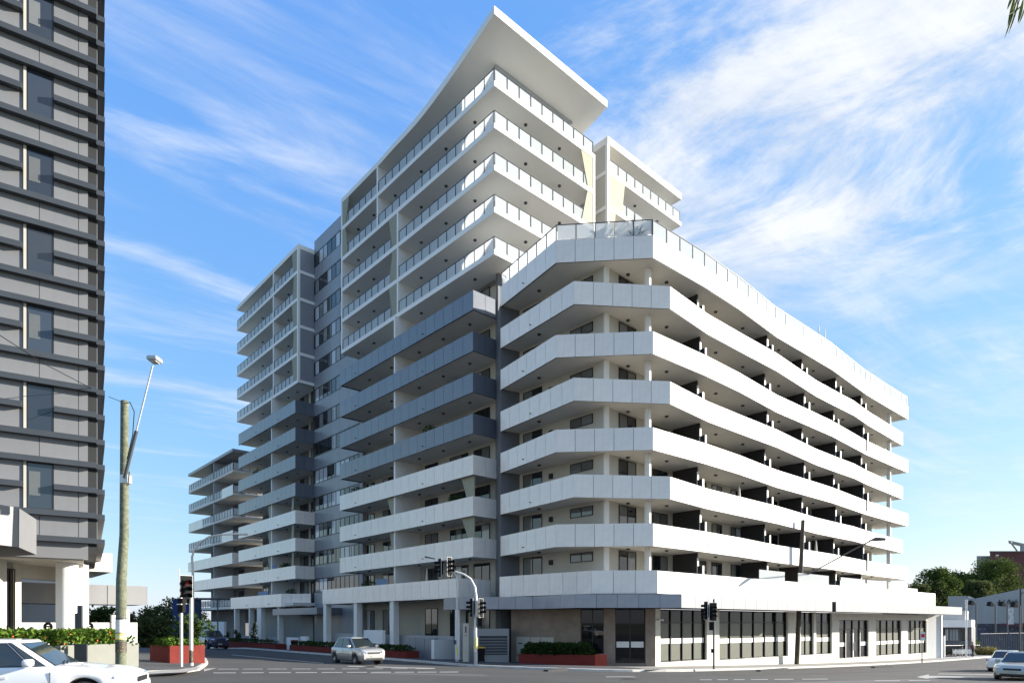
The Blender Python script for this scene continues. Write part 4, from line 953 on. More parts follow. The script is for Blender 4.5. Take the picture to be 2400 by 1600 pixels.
m = M(); m.box(lh.x-.10, lh.y-.2, lh.z-.09, lh.x+.13, lh.y+.1, lh.z-.055); bevel(mk('lens', m, K['lens'], o), .03)
m = M(); a = topv; m.tube([a+Vector((.02,-.1,-.12)), a+Vector((.3,-.2,-.1)), a+Vector((.5,-.3,-.45)), a+Vector((.42,-.25,-1.2)), a+Vector((.2,-.2,-2.0))], .014, 6)
m.tube([a+Vector((.0,0,-.06)), a+Vector((-.35,-.3,.05))], .01, 5); mk('cables', m, K['black'], pole)
m = M(); m.tube([arm0.lerp(arm1,.1)+Vector((.0,-.05,-.6)), arm0+Vector((.16,-.08,-.25)), arm0+Vector((.2,-.08,.2))], .016, 6); mk('cable_loop', m, K['black'], pole)
# right-hand dark pole with long lamp arm
pr0 = gp(1867,1555.5,.15); pr_ = thing('lamp_pole', 'dark timber pole with long raking lamp arm in front of the shops', 'pole', tuple(pr0))
tp = at(1882,1218,pr0.y); m = M(); m.tube([pr0-Vector((0,0,.3)), pr0.lerp(tp,.5), tp], [.2,.18,.155], 16); mk('shaft', m, K['darkpole'], pr_, smooth=True)
aj = pr0.lerp(tp, .595); hd_ = Vector((27.5,48.6,ZC+6.25)); m = M(); m.tube([aj, aj.lerp(hd_,.5)+Vector((0,0,.12)), hd_-Vector((.3,-.35,.0))], .055, 8); mk('lamp_arm', m, K['blade'], pr_, smooth=True)
m = M(); m.tube([hd_-Vector((.35,-.4,.0)), hd_-Vector((.1,-.1,-.06)), hd_+Vector((.35,-.4,-.02))], [.05,.16,.10], 10); mk('lamp_head', m, K['blade'], pr_, smooth=True)
m = M(); m.tube([pr0+Vector((.02,0,2.6)), pr0+Vector((.0,-.22,0))], .035, 6); mk('conduit', m, K['polewood'], pr_)
# far right pole
p = gp(2393,1530); fpole = thing('power_pole', 'grey timber power pole at the right edge behind the parked cars', 'pole', tuple(p))
m = M(); tp = at(2392,1378,p.y); m.tube([p-Vector((0,0,.3)), tp], [.17,.13], 14); mk('shaft', m, K['darkpole'], fpole, smooth=True)
m = M(); m.box(tp.x-.1, tp.y-.06, tp.z-.75, tp.x+1.6, tp.y+.06, tp.z-.63); mk('crossarm', m, K['darkpole'], fpole)
p = gp(2265,1540,.1); fp2 = thing('steel_pole', 'pale steel pole beside the small white shop', 'pole', tuple(p))
m = M(); m.cyl(p.x, p.y, p.z, at(0,1408,p.y).z, .09, 10); mk('shaft', m, K['steel'], fp2); m = M(); m.cyl(p.x, p.y, at(0,1416,p.y).z, at(0,1404,p.y).z, .13, 10); mk('cap', m, K['lampgrey'], fp2)
# curved street light behind the left signals
p = gp(452,1530); sl = thing('street_light', 'slender white street light with long curved arm behind the left signals', 'street light', tuple(p)); Y_ = p.y
pts = [(452,1535),(452,1340),(450,1305),(455,1288),(470,1270),(490,1257),(515,1252.5),(548,1251)]
m = M(); m.tube([at(a,b_,Y_) for a, b_ in pts], [.10,.08,.075,.07,.065,.06,.055,.05], 10); mk('mast', m, K['polepaint'], sl, smooth=True)
q = at(568,1251,Y_); m = M(); m.box(q.x-.55, q.y-.14, q.z-.06, q.x+.35, q.y+.14, q.z+.06); bevel(mk('lamp_head', m, K['polepaint'], sl), .05)
def head(root, c, yaw, red=False, n=3, nm='signal_head'):
    """three-light traffic signal, front face towards local -y turned by yaw"""
    Rz = Matrix.Rotation(yaw, 3, 'Z'); c = Vector(c)
    def tr(m): m.v = [tuple(c + Rz @ Vector(q)) for q in m.v]; return m
    H = .26*n
    m = M(); m.box(-.24,-.02,-H/2-.16,.24,.0,H/2+.16); o = bevel(mk('backing_board', tr(m), K['black'], root), .04); 
    m = M(); rim = [(-.25,-H/2-.17),(.25,-H/2-.17),(.25,H/2+.17),(-.25,H/2+.17)]
    for (x0,z0),(x1,z1) in zip(rim, rim[1:]+rim[:1]): m.tube([(x0,-.012,z0),(x1,-.012,z1)], .012, 6)
    mk('white_border', tr(m), K['polepaint'], o)
    m = M(); m.box(-.13,0.0,-H/2,.13,.16,H/2); m.box(-.14,-.06,-H/2,.14,-.02,H/2); bevel(mk('housing', tr(m), K['black'], root), .02)
    for i in range(n):
        z = H/2-.13-.26*i
        m = M(); m.lathe([(0,-.065),(.095,-.065)], 16, 'y', (0,0,z)); mk('lens', tr(m), K['redlamp'] if (red and i == 0) else K['darklens'], root)
        m = M(); rows = []
        for yy in (-.06,-.30):
            rows.append([(.115*math.cos(t), yy, z+.115*math.sin(t)) for t in [R(-20+22*k) for k in range(11)]])
        m.grid(rows); mk('visor', tr(m), K['black'], root)
# left corner: post with one large head, plus a pedestrian lantern post
p = gp(425,1561,.13); s1_ = thing('signal_post', 'white signal post carrying a pedestrian lantern at the left corner', 'signal post', tuple(p), 'traffic signal posts')
m = M(); zt = at(0,1432,p.y).z; m.cyl(p.x,p.y,p.z,zt,.055,12); mk('post', m, K['polepaint'], s1_, smooth=True)
m = M(); m.box(p.x-.11,p.y-.1,zt-.05,p.x+.11,p.y+.14,zt+.55); bevel(mk('pedestrian_lantern', m, K['black'], s1_), .03)
m = M(); m.box(p.x-.08,p.y-.2,zt+.5,p.x+.09,p.y-.09,zt+.53); m.box(p.x-.08,p.y-.2,zt+.26,p.x+.09,p.y-.09,zt+.29); mk('visor', m, K['polepaint'], s1_)
p2 = gp(448,1559,.13); s2_ = thing('signal_post', 'white signal post with stickers holding a three-light head showing dim red', 'signal post', tuple(p2), 'traffic signal posts')
m = M(); zt = at(0,1400,p2.y).z; m.cyl(p2.x,p2.y,p2.z,zt,.07,14); mk('post', m, K['polepaint'], s2_, smooth=True)
m = M(); m.lathe([(.074,.12),(.074,.62)], 14, 'z', tuple(p2)); mk('sticker', m, K['sticker_k'], s2_); m = M(); m.cyl(p2.x,p2.y,p2.z,p2.z+.12,.09,12); mk('base_collar', m, K['lampgrey'], s2_)
hc = at(436,1381,p2.y-.1); head(s2_, hc, R(52), red=True); m = M(); m.tube([p2+Vector((0,0,zt-p2.z-.02)), hc+Vector((.0,.1,-.5))], .025, 6); m.tube([hc+Vector((-.28,0,.55)), hc+Vector((-.28,0,.85))], .02, 6); mk('bracket', m, K['polepaint'], s2_)
# middle corner: mast arm
p = gp(1115,1556,.13); s3_ = thing('signal_mast', 'signal mast with curved outreach arm and two black heads at the building corner', 'signal post', tuple(p), 'traffic signal posts'); Y_ = p.y
pts = [(1115,1556),(1114,1480),(1115,1420),(1116,1400),(1113,1375),(1103,1356),(1087,1345),(1066,1339)]
m = M(); m.tube([at(a,b_,Y_) for a, b_ in pts], [.11,.10,.085,.08,.075,.07,.065,.06], 14); mk('mast', m, K['polepaint'], s3_, smooth=True)
m = M(); m.cyl(p.x,p.y,p.z-.02,p.z+.75,.115,14); mk('base', m, K['lampgrey'], s3_, smooth=True)
head(s3_, at(1031,1330,Y_-.1), R(-62)); head(s3_, at(1053,1327,Y_-.2), R(62)); head(s3_, at(1105,1423,Y_-.1), R(-62)); head(s3_, at(1127,1424,Y_-.2), R(62))
m = M(); q = at(1126,1455,Y_-.1); m.box(q.x-.14,q.y-.1,q.z-.28,q.x+.14,q.y+.15,q.z+.28); bevel(mk('pedestrian_lantern', m, K['black'], s3_), .03)
q = at(1005,1305,Y_); m = M(); m.tube([at(1020,1309,Y_), at(996,1304,Y_)], [.03,.05], 8); mk('detector', m, K['blade'], s3_)
m = M(); m.lathe([(.118,.9),(.116,1.6)], 14, 'z', tuple(p)); mk('sticker', m, K['sticker_y'], s3_)
p = gp(1071,1549,.13); s4_ = thing('signal_post', 'thin pale post with yellow stickers left of the outreach mast', 'signal post', tuple(p), 'traffic signal posts')
m = M(); m.tube([p, at(1071,1400,p.y), at(1070,1350,p.y), at(1064,1340,p.y)], [.06,.05,.04,.03], 10); mk('post', m, K['polepaint'], s4_, smooth=True)
m = M(); m.lathe([(.075,.45),(.075,1.0)], 12, 'z', tuple(p)); mk('sticker', m, K['sticker_y'], s4_); m = M(); m.cyl(p.x,p.y,p.z,p.z+.14,.1,12); mk('base_collar', m, K['lampgrey'], s4_)
m = M(); m.box(p.x-.22,p.y-.1,p.z+1.15,p.x-.06,p.y+.1,p.z+1.45); mk('push_button', m, K['blade'], s4_)
# right signal, dark against the sunlit wall
p = gp(1673,1567,.15); s5_ = thing('signal_post', 'dark signal post with black three-light head in front of the shop windows', 'signal post', tuple(p), 'traffic signal posts'); Y_ = p.y
m = M(); m.cyl(p.x,p.y,p.z,at(0,1403,Y_).z,.055,12); mk('post', m, K['blade'], s5_, smooth=True)
head(s5_, at(1671,1433,Y_-.12), R(12)); head(s5_, at(1655,1430,Y_), R(-80))
m = M(); q = at(1668,1466,Y_-.1); m.box(q.x-.13,q.y-.1,q.z-.26,q.x+.13,q.y+.12,q.z+.26); bevel(mk('pedestrian_lantern', m, K['black'], s5_), .03)
m = M(); q = at(1670,1524,Y_-.05); m.box(q.x-.09,q.y-.1,q.z-.12,q.x+.05,q.y+.04,q.z+.12); mk('push_button', m, K['black'], s5_)
# parking sign
p = gp(2161,1552,.15); ps = thing('parking_sign', 'thin post with small red and white parking sign near the last shop window', 'sign', tuple(p))
m = M(); m.cyl(p.x,p.y,p.z,at(0,1478,p.y).z,.05,8); mk('post', m, K['blade'], ps)
q = at(2163,1490,p.y-.08); m = M(); m.box(q.x-.2,q.y-.01,q.z-.38,q.x+.2,q.y+.01,q.z+.38); o = mk('plate', m, K['bandw'], ps)
K['red'] = mat('sign_red', (.6,.02,.03), .5, var=0); m = M(); m.box(q.x-.17,q.y-.014,q.z-.1,q.x+.17,q.y-.011,q.z+.22); mk('red_field', m, K['red'], o)
# bins
def wbin(label, px_, py_, lid):
    p = at(px_,py_,43.6 if px_ > 1000 else 66); p.z = ground(p.x,p.y)+.13; t = thing('wheelie_bin', label, 'bin', tuple(p), 'wheelie bins'); m = M()
    A = [(-.22,-.25),(.22,-.25),(.22,.25),(-.22,.25)]; Bq = [(-.28,-.33),(.28,-.33),(.28,.33),(-.28,.33)]
    m.grid([[(p.x+x,p.y+y,p.z+.06) for x,y in A], [(p.x+x,p.y+y,p.z+.95) for x,y in Bq]], close=True); m.face([(p.x+x,p.y+y,p.z+.06) for x,y in A]); bevel(mk('body', m, K['black'], t), .03)
    m = M(); m.grid([[(p.x+x*1.06,p.y+y*1.06,p.z+.955) for x,y in Bq], [(p.x+x*1.03,p.y+y*1.03,p.z+1.0) for x,y in Bq], [(p.x+x*.6,p.y+y*.6,p.z+1.05) for x,y in Bq]], close=True); m.face([(p.x+x*.6,p.y+y*.6,p.z+1.05) for x,y in Bq]); mk('lid', m, lid, t)
    for s in (-1,1): m = M(); m.lathe([(0,-.03),(.1,-.03),(.1,.03),(0,.03)], 12, 'x', (p.x+s*.22,p.y+.25,p.z+.1)); mk('wheel', m, K['black'], t)
    m = M(); m.tube([(p.x-.22,p.y+.36,p.z+.93),(p.x+.22,p.y+.36,p.z+.93)], .02, 6); mk('handle', m, K['black'], t)
K['lidy'] = mat('bin_lid_yellow', (.5,.30,.03), .5, var=.05); K['lidr'] = mat('bin_lid_red', (.32,.05,.03), .5, var=.05)
wbin('black wheelie bin with yellow lid beside the louvre box', 1127, 1541, K['lidy']); wbin('black wheelie bin with red orange lid in the entry down the side street', 690, 1520, K['lidr'])

# ------------------------------------------------------------------ cars
K['tyre'] = mat('tyre', (.015,.015,.016), .8, var=.1); K['rim'] = mat('alloy_rim', (.45,.46,.47), .3, .8, var=0)
K['carglass'] = mat('car_glass', (.02,.028,.03), .03, 0, 1.0, var=0); K['lampg'] = mat('headlamp_glass', (.62,.64,.66), .08, .3, .9, var=0); K['tail'] = mat('tail_lamp', (.35,.01,.01), .15, var=0); K['orange'] = mat('indicator_orange', (.8,.25,.02), .2, var=0)
K['trim'] = mat('black_trim', (.015,.015,.016), .5, var=0); K['plate'] = mat('number_plate', (.42,.42,.36), .5, var=0); K['seat'] = mat('car_interior', (.09,.085,.08), .8, var=0)
def paintmat(nm, c, metal=.0, rough=.25): return mat(nm, c, rough, metal, .5, var=0, coat=.8)
def car(name, label, pos, heading, paint, L_=4.5, W=1.76, H=1.45, hood=.78, deck=.92, wb=2.65, roof=(.2,-1.15), scr=(1.05,-1.75), belt=.92, rw=.315, front=.86, group=None, rear_h=None, cat='car'):
    """x forward; roof=(front x, rear x) of the roof panel, scr=(windscreen base x, rear window base x)"""
    t = thing(name, label, cat, tuple(pos), group, rz=math.atan2(heading[1], heading[0]))
    x0, x1 = -L_/2, L_/2; wxs = (x1-front, x1-front-wb); ra = rw+.06
    def topz(x):
        if x > scr[0]: k = (x-scr[0])/(x1-scr[0]); return belt+(hood-belt)*k**1.3 - .16*max(0,(k-.82)/.18)**2
        if x < scr[1]:
            k = (scr[1]-x)/(scr[1]-x0); return belt+(deck-belt)*k - .10*max(0,(k-.8)/.2)**2
        return belt
    def hw(x):
        k = abs(x)/(L_/2); return W/2*(1-.14*max(0,(k-.62)/.38)**2.2 - (.10 if x > 0 else .05)*max(0,(k-.9)/.1)**2)
    def botz(x):
        b = .20 + .10*max(0,(abs(x)/(L_/2)-.8)/.2)
        for wx in wxs:
            if abs(x-wx) < ra: b = max(b, rw+math.sqrt(ra*ra-(x-wx)**2))
        return b
    xs_ = set([x0, x0+.04, x0+.12, x1-.12, x1-.04, x1] + [x0+.12+(L_-.24)*i/26 for i in range(27)])
    for wx in wxs:
        for k in range(-9, 10): xs_.add(wx+ra*math.sin(math.pi/2*k/9)*.9999)
    rows = []
    for x in sorted(xs_):
        w_ = hw(x); b = botz(x); tz = topz(x); tz = max(tz, b+.05); mid = min(max(.55, b+.02), tz-.02); shl = max(tz-.09, mid+.005)
        nose = 0 if abs(x) < L_/2-.13 else (abs(x)-(L_/2-.13))/.13
        b2 = b+nose*.03; tz2 = tz-nose*.10
        half = [(w_*.88,b2),(w_*.985,b2+.03 if b2 < .4 else b2+.004),(w_,mid),(w_*.985,min(shl,tz2-.01)),(w_*.93,tz2-.018),(w_*.80,tz2),(w_*.4,tz2+.018),(0,tz2+.022)]
        rows.append([(x,y,z) for y, z in half] + [(x,-y,z) for y, z in half[-2::-1]])
    m = M(); m.grid(rows); m.face(rows[0]); m.face(rows[-1])
    for i in range(len(rows)-1): m.face([rows[i][0], rows[i+1][0], rows[i+1][-1], rows[i][-1]])
    body = mk('body', m, paint, t, smooth=True, local=True)
    # cabin
    wb_, wr = W/2*.90, W/2*.70; zb_, zr = belt-.03, H-.055
    A = [(scr[0],wb_-.08),(scr[0]-.38,wb_),(scr[1]+.3,wb_),(scr[1],wb_-.10)]; Bq = [(roof[0],wr-.06),(roof[0]-.2,wr),(roof[1]+.2,wr-.01),(roof[1],wr-.08)]
    ringA = [(x,y,zb_) for x,y in A]+[(x,-y,zb_) for x,y in A[::-1]]; ringB = [(x,y,zr-(0 if 0 < i < 3 else .015)) for i,(x,y) in enumerate(Bq)]+[(x,-y,zr-(0 if 0 < i < 3 else .015)) for i,(x,y) in list(enumerate(Bq))[::-1]]
    ringC = [(x*.98+(roof[0]+roof[1])*.01, y*.86, z+.045) for x,y,z in ringB]; ringD = [(x*.9+(roof[0]+roof[1])*.05, y*.45, z+.058) for x,y,z in ringB]
    m = M(); m.grid([ringA, ringB, ringC, ringD], close=True); m.face(ringD); cab = mk('cabin', m, paint, t, smooth=False, local=True); bevel(cab, .035, 3, 25)
    cab.data.polygons.foreach_set('use_smooth', [True]*len(cab.data.polygons))
    def pane(nm, quad, inset=.05, lift=.012, mt=K['carglass']):
        q = [Vector(v) for v in quad]; n_ = (q[1]-q[0]).cross(q[3]-q[0]).normalized(); c = sum(q, Vector())/4
        if n_.dot(c-Vector((-.2,0,.7))) < 0: n_ = -n_
        def ins(i):
            e1 = (q[(i+1)%4]-q[i]); e2 = (q[(i-1)%4]-q[i]); return q[i]+e1.normalized()*min(inset,e1.length*.3)+e2.normalized()*min(inset,e2.length*.3)+n_*lift
        if mt is not K['trim']: pane('window_trim', quad, max(.005, inset-.028), lift-.006, K['trim'])
        pts = [ins(i) for i in range(4)]; m = M(); m.face(pts); m.face([p-n_*.01 for p in pts][::-1])
        for i in range(4): j = (i+1)%4; m.face([pts[i],pts[j],pts[j]-n_*.01,pts[i]-n_*.01])
        return mk(nm, m, mt, t, local=True)
    n8 = 8
    pane('windscreen', [ringA[0], ringA[7], ringB[7], ringB[0]], .03); pane('rear_window', [ringA[3], ringA[4], ringB[4], ringB[3]], .04)
    for s in (0, 1):
        Ai = ringA[:4] if s == 0 else ringA[:3:-1]; Bi = ringB[:4] if s == 0 else ringB[:3:-1]
        pa, pb_, pc_, pd_ = Vector(Ai[1]), Vector(Ai[2]), Vector(Bi[2]), Vector(Bi[1]); mA = pa.lerp(pb_,.5); mB = pd_.lerp(pc_,.5); fA = Vector(Ai[0]).lerp(pa,.35); fB = Vector(Bi[0]).lerp(pd_,.6)
        pane('side_window', [pa, mA, mB, pd_], .04); pane('side_window', [mA, pb_, pc_, mB], .04); pane('quarter_window', [fA, pa, pd_, fB], .03)
        sy = 1 if s == 0 else -1
        m = M(); mx = scr[0]-.42; m.box(mx-.07, sy*(W/2*.93), belt+.0, mx+.09, sy*(W/2+.17), belt+.15); o = mk('mirror', m, paint, t, local=True); bevel(o, .05, 3); o.data.polygons.foreach_set('use_smooth',[True]*len(o.data.polygons))
        for xx in (scr[0]-.35, (scr[0]+scr[1])/2-.1):
            m = M(); yy = sy*(hw(xx)+.006); m.box(xx-.62, min(yy,yy-sy*.02), belt-.23, xx-.44, max(yy,yy-sy*.02), belt-.19); mk('door_handle', m, paint, t, local=True)
            m = M(); yy = sy*(hw(xx)+.002); m.box(xx+.28, min(yy,yy-sy*.03), .42, xx+.288, max(yy,yy-sy*.03), belt-.12); mk('door_seam', m, K['trim'], t, local=True)
        for wx in wxs:
            yc = sy*(W/2-.115)
            m = M(); m.lathe([(rw*.62,-.095),(rw*.93,-.10),(rw,-.07),(rw,.07),(rw*.93,.10),(rw*.62,.095)], 28, 'y', (wx,yc,rw)); wh = mk('wheel', m, K['tyre'], t, smooth=True, local=True)
            m = M(); yo = sy*.085; m.lathe([(0,yo*.75),(.05,yo*.95),(.07,yo*.8),(rw*.6,yo*.85),(rw*.64,yo*1.05)], 24, 'y', (wx,yc,rw)); mk('rim', m, K['rim'], wh, local=True)
            m = M()
            for k in range(5):
                a = 2*math.pi*k/5+.3; ca, sa = math.cos(a), math.sin(a)
                pts = [(wx+ca*r_-sa*w2, yc+yo*1.03, rw+sa*r_+ca*w2) for r_, w2 in ((.09,-.04),(rw*.56,-.055),(rw*.56,.055),(.09,.04))]; m.face(pts)
            mk('rim_opening', m, K['trim'], wh, local=True)
            m = M(); m.lathe([(0,-.02),(ra-.005,-.02)], 20, 'y', (wx, sy*(W/2-.26), rw)); mk('wheel_well', m, K['trim'], t, local=True)
        hz = hood-.13; hx = x1-.10
        m = M(); m.tube([(x1-.05, sy*hw(x1-.05)*.66, hz-.01),(x1-.14, sy*hw(x1-.14)*.84, hz+.012),(x1-.36, sy*hw(x1-.36)*.955, hz+.045)], [.065,.092,.05], 10); mk('headlight', m, K['lampg'], t, smooth=True, local=True)
        m = M(); m.tube([(x0+.06, sy*W/2*.72, deck-.16),(x0+.16, sy*hw(x0+.16)*.93, deck-.14)], [.07,.085], 10); mk('tail_light', m, K['tail'], t, smooth=True, local=True)
    for s in (-1, 1):
        m = M(); m.box(wxs[1]+ra+.02, min(s*(W/2*.985), s*(W/2*1.004)), .21, wxs[0]-ra-.02, max(s*(W/2*.985), s*(W/2*1.004)), .27); mk('sill_trim', m, K['trim'], t, local=True)
        m = M(); m.box(wxs[1]+ra+.25, min(s*hw(0), s*(hw(0)+.006)), belt-.36, wxs[0]-ra-.1, max(s*hw(0), s*(hw(0)+.006)), belt-.33); mk('side_moulding', m, K['trim'], t, local=True)
    m = M(); m.box(x1-.045,-.38,hood-.22,x1+.0,.38,hood-.12); mk('grille', m, K['trim'], t, local=True)
    m = M(); m.box(x1-.05,-.52,.30,x1+.005,.52,.40); mk('air_intake', m, K['trim'], t, local=True)
    m = M(); m.box(x1-.0,-.19,.43,x1+.018,.19,.53); mk('number_plate', m, K['plate'], t, local=True); m = M(); m.box(x0-.012,-.19,.6,x0+.03,.19,.71); mk('number_plate', m, K['plate'], t, local=True)
    m = M()
    for s in (-1,1): m.tube([(scr[0]+.03,s*.1-.35,belt+.02),(scr[0]-.1,s*.1+.12,belt+.075)], .01, 5)
    o = mk('wipers', m, K['trim'], t, local=True); o['kind'] = 'stuff'
    m = M(); m.box(scr[1]+.25,-W/2*.72,.5,scr[0]-.5,W/2*.72,belt-.1); mk('interior', m, K['seat'], t, local=True)
    return t
pw = paintmat('car_white', (.80,.80,.79)); ps_ = paintmat('car_silver', (.50,.50,.48), .5, .3); pb2 = paintmat('car_blue', (.012,.02,.075), .3, .25); pg = paintmat('car_champagne', (.50,.49,.42), .5, .3)
cp = gp(120,1655); hd1 = Vector((.955,.296)); cpos = Vector((-10.2,13.2)); 
car('parked_car', 'white sedan cut off by the left edge in the foreground', (cpos.x, cpos.y, ground(cpos.x,cpos.y)), hd1, pw, 4.75, 1.78, 1.45, .77, .98, 2.75, (.34,-1.05), (1.02,-1.75), .93, group='cars')
p = gp(838,1554); car('hatchback', 'small silver hatchback driving out of the side street', tuple(p), -DL, ps_, 3.78, 1.67, 1.53, .84, .95, 2.42, (.25,-1.35), (1.02,-1.75), .95, .29, .74, group='cars')
p = gp(497,1519); car('parked_suv', 'dark blue four wheel drive parked far down the side street', tuple(p), -DL, pb2, 4.5, 1.84, 1.7, 1.0, 1.05, 2.65, (.3,-1.65), (1.05,-2.0), 1.08, .36, .9, group='cars')
p = gp(2395,1590); car('sedan', 'champagne sedan facing the camera at the right edge', tuple(p), -DR, pg, 4.8, 1.8, 1.47, .80, 1.0, 2.72, (.25,-1.1), (1.08,-1.75), .93, .32, .92, group='cars')
p = gp(2362,1571); car('pale_car', 'white car facing away behind the champagne sedan', tuple(p), DR, pw, 4.6, 1.75, 1.45, .85, .95, 2.65, (.3,-.9), (1.0,-1.3), .93, .32, .9, group='cars')
# ------------------------------------------------------------------ background at the right
K['shed'] = mat('grey_metal_cladding', (.36,.355,.345), .6, .1, var=.06, scale=.2, streaks=.15)
K['shed_lo'] = mat('painted_mural_wall', (.06,.055,.065), .8, var=.3, scale=.9, col2=(.20,.20,.26), c2=(.56,.66))
K['brick_red'] = mat('dark_red_cladding', (.115,.036,.038), .7, var=.08, scale=.3)
K['corr'] = mat('roof_iron', (.55,.56,.56), .5, .3, var=.08)
sh = thing('grey_shed', 'large grey warehouse with script lettering and painted lower wall at the right', 'building', tuple(at(2330,1500,118)))
def S3(px_, py_, Y): return at(px_, py_, Y)
YA, YB = 124, 100
def wallpoly(name, pts, dep, mt, parent, lift=0):
    """upright wall: pts (px,py,Y) -> front outline, extruded back by dep"""
    P_ = [S3(*p) for p in pts]; d = Vector((.62,.785,0))*dep; m = M(); m.face(P_); m.face([p+d for p in P_][::-1])
    for i in range(len(P_)): j = (i+1) % len(P_); m.face([P_[i],P_[j],P_[j]+d,P_[i]+d])
    return mk(name, m, mt, parent)
wallpoly('gable_wall', [(2222,1396,126),(2270,1396,124),(2284,1402,123),(2405,1377,112),(2440,1370,109),(2440,1461,109),(2270,1461,124),(2222,1461,126)], 12, K['shed'], sh)
wallpoly('lower_wall', [(2180,1460.5,125.8),(2270,1460.5,123.8),(2440,1460.5,108.8),(2440,1535,108.8),(2270,1535,123.8),(2180,1535,125.8)], 11.5, K['shed_lo'], sh)
wallpoly('roof_highlight', [(2269,1395.5,123.8),(2285,1401.5,122.8),(2270,1401,123.8)], .3, K['bandw'], sh)  # white wedge paints the bright highlight along the roof edge
wallpoly('red_band', [(2345,1460,115.5),(2440,1459,107.9),(2440,1467,107.9),(2345,1467,115.5)], .2, K['brick_red'], sh)
fc = bpy.data.curves.new('lettering', 'FONT'); fc.body = 'A. J. Bush'; fc.size = 1.15; fc.shear = .35; fc.extrude = .02; fc.align_x = 'LEFT'; fc.align_y = 'CENTER'
fo = bpy.data.objects.new('lettering_source', fc); COL.objects.link(fo); bpy.context.view_layer.update()
me = bpy.data.meshes.new_from_object(fo.evaluated_get(bpy.context.evaluated_depsgraph_get())); bpy.data.objects.remove(fo)
q0 = S3(2330,1411,118.0); q1 = S3(2400,1408,111.6); me.materials.clear(); me.materials.append(K['black'])
lo_ = bpy.data.objects.new('lettering', me); COL.objects.link(lo_); lo_.parent = sh; b_ = BASE[sh]
dd = Vector((q1.x-q0.x, q1.y-q0.y, 0)).normalized(); lo_.location = q0-b_-Vector((0,.6,0)); lo_.rotation_euler = (R(90), 0, math.atan2(dd.y, dd.x))
for i, (px_, yb, pt) in enumerate(((2288,1500,1414),(2333,1498,1417),(2361,1498,1417),(2390,1498,1419))):
    p = S3(px_, 1525, 106-3*i); t = thing('floodlight', ('leftmost','second','third','rightmost')[i]+' dark floodlight on a thin post before the grey warehouse', 'floodlight', tuple(p), 'floodlights before the warehouse')
    z1 = S3(px_, pt, 106-3*i).z; m = M(); m.cyl(p.x,p.y,p.z,z1,.10,8); mk('post', m, K['blade'], t)
    m = M(); m.tube([(p.x,p.y,z1),(p.x-.6,p.y,z1+.1)], .06, 6); mk('bracket', m, K['blade'], t)
    m = M(); m.grid([[(p.x-.5,p.y-.3,z1-.2),(p.x-.5,p.y+.3,z1-.2),(p.x-.5,p.y+.3,z1+.25),(p.x-.5,p.y-.3,z1+.25)],[(p.x-1.15,p.y-.45,z1-.1),(p.x-1.15,p.y+.45,z1-.1),(p.x-.95,p.y+.45,z1+.55),(p.x-.95,p.y-.45,z1+.55)]], close=True); m.face([(p.x-1.15,p.y-.45,z1-.1),(p.x-1.15,p.y+.45,z1-.1),(p.x-.95,p.y+.45,z1+.55),(p.x-.95,p.y-.45,z1+.55)]); mk('lamp', m, K['black'], t)
p = S3(2369,1460,105); t = thing('banner', 'pale vertical banner with grey figure print on the warehouse front', 'banner', tuple(p))
K['bannerm'] = mat('banner_print', (.58,.60,.60), .7, var=.05, scale=.8, col2=(.28,.29,.30), c2=(.52,.58))
m = M(); a0, a1 = S3(2362,1424,105), S3(2375,1462,105); m.box(a0.x, a0.y-.05, a1.z, a1.x, a0.y, a0.z); mk('sheet', m, K['bannerm'], t)
# red building
rb = thing('red_building', 'dark red flat roofed building with raised roof vent behind the trees', 'building', tuple(at(2380,1450,170)))
def fr(name, x0, x1, y0, y1, Y, dep, mt, root):
    a0, a1 = S3(x0,y0,Y), S3(x1,y1,Y); sx = .79*dep; m = M(); m.prism([(a0.x,Y),(a1.x,Y),(a1.x+sx,Y+dep),(a0.x+sx,Y+dep)], a1.z, a0.z); return mk(name, m, mt, root)
fr('wall', 2320, 2500, 1293, 1480, 170, 25, K['brick_red'], rb); fr('annex', 2289, 2321, 1302, 1470, 172, 20, K['shed'], rb)
fr('coping', 2319, 2500, 1290.5, 1293, 169.8, 25, K['walldark'], rb)
for yy in (1322, 1350, 1378): fr('joint', 2321, 2500, yy, yy+.7, 169.95, .1, K['joint_d'], rb)
wallpoly('roof_vent', [(2363,1266,168),(2368,1266,168),(2420,1277,168),(2420,1280,168)], 8, K['corr'], rb); m = M(); m.tube([S3(2368,1269,168), S3(2384,1291,168)], .2, 6); m.tube([S3(2398,1274,168), S3(2398,1291,168)], .7, 6); mk('vent_strut', m, K['shed'], rb)
fr('small_sign', 2334, 2341, 1299, 1302, 169.9, .1, K['bandw'], rb)
# small white shop
ws = thing('corner_shop', 'small shop with white fascia and dark barred windows beyond the retail block', 'building', tuple(at(2240,1535,90)))
def fw_(name, x0, x1, y0, y1, Y, dep, mt): return fr(name, x0, x1, y0, y1, Y, dep, mt, ws)
fw_('wall', 2190, 2277, 1469, 1540, 92, 8, K['walldark']); fw_('fascia', 2188, 2277.5, 1451.5, 1469, 91, 6, K['white']); fw_('upper_wall', 2150, 2262, 1430, 1452, 93, 6, K['wallgrey'])
for i, (a_, b2_) in enumerate(((2202,2212),(2216,2222),(2226,2246),(2254,2262),(2264,2270))):
    fw_('window', a_, b2_, 1474, 1500, 91.9, .1, [K['blind_sky'],K['white'],K['blind_sky'],K['glass'],K['brick_red']][i])
for k in range(9): fw_('window_bar', 2204+7*k, 2204.8+7*k, 1472, 1500, 91.5, .1, K['frame'])
fw_('side_pier', 2200, 2213, 1490, 1539, 88, 1, K['spandrel']); fw_('gate_post', 2210, 2214.5, 1489, 1539, 87, .4, K['white'])
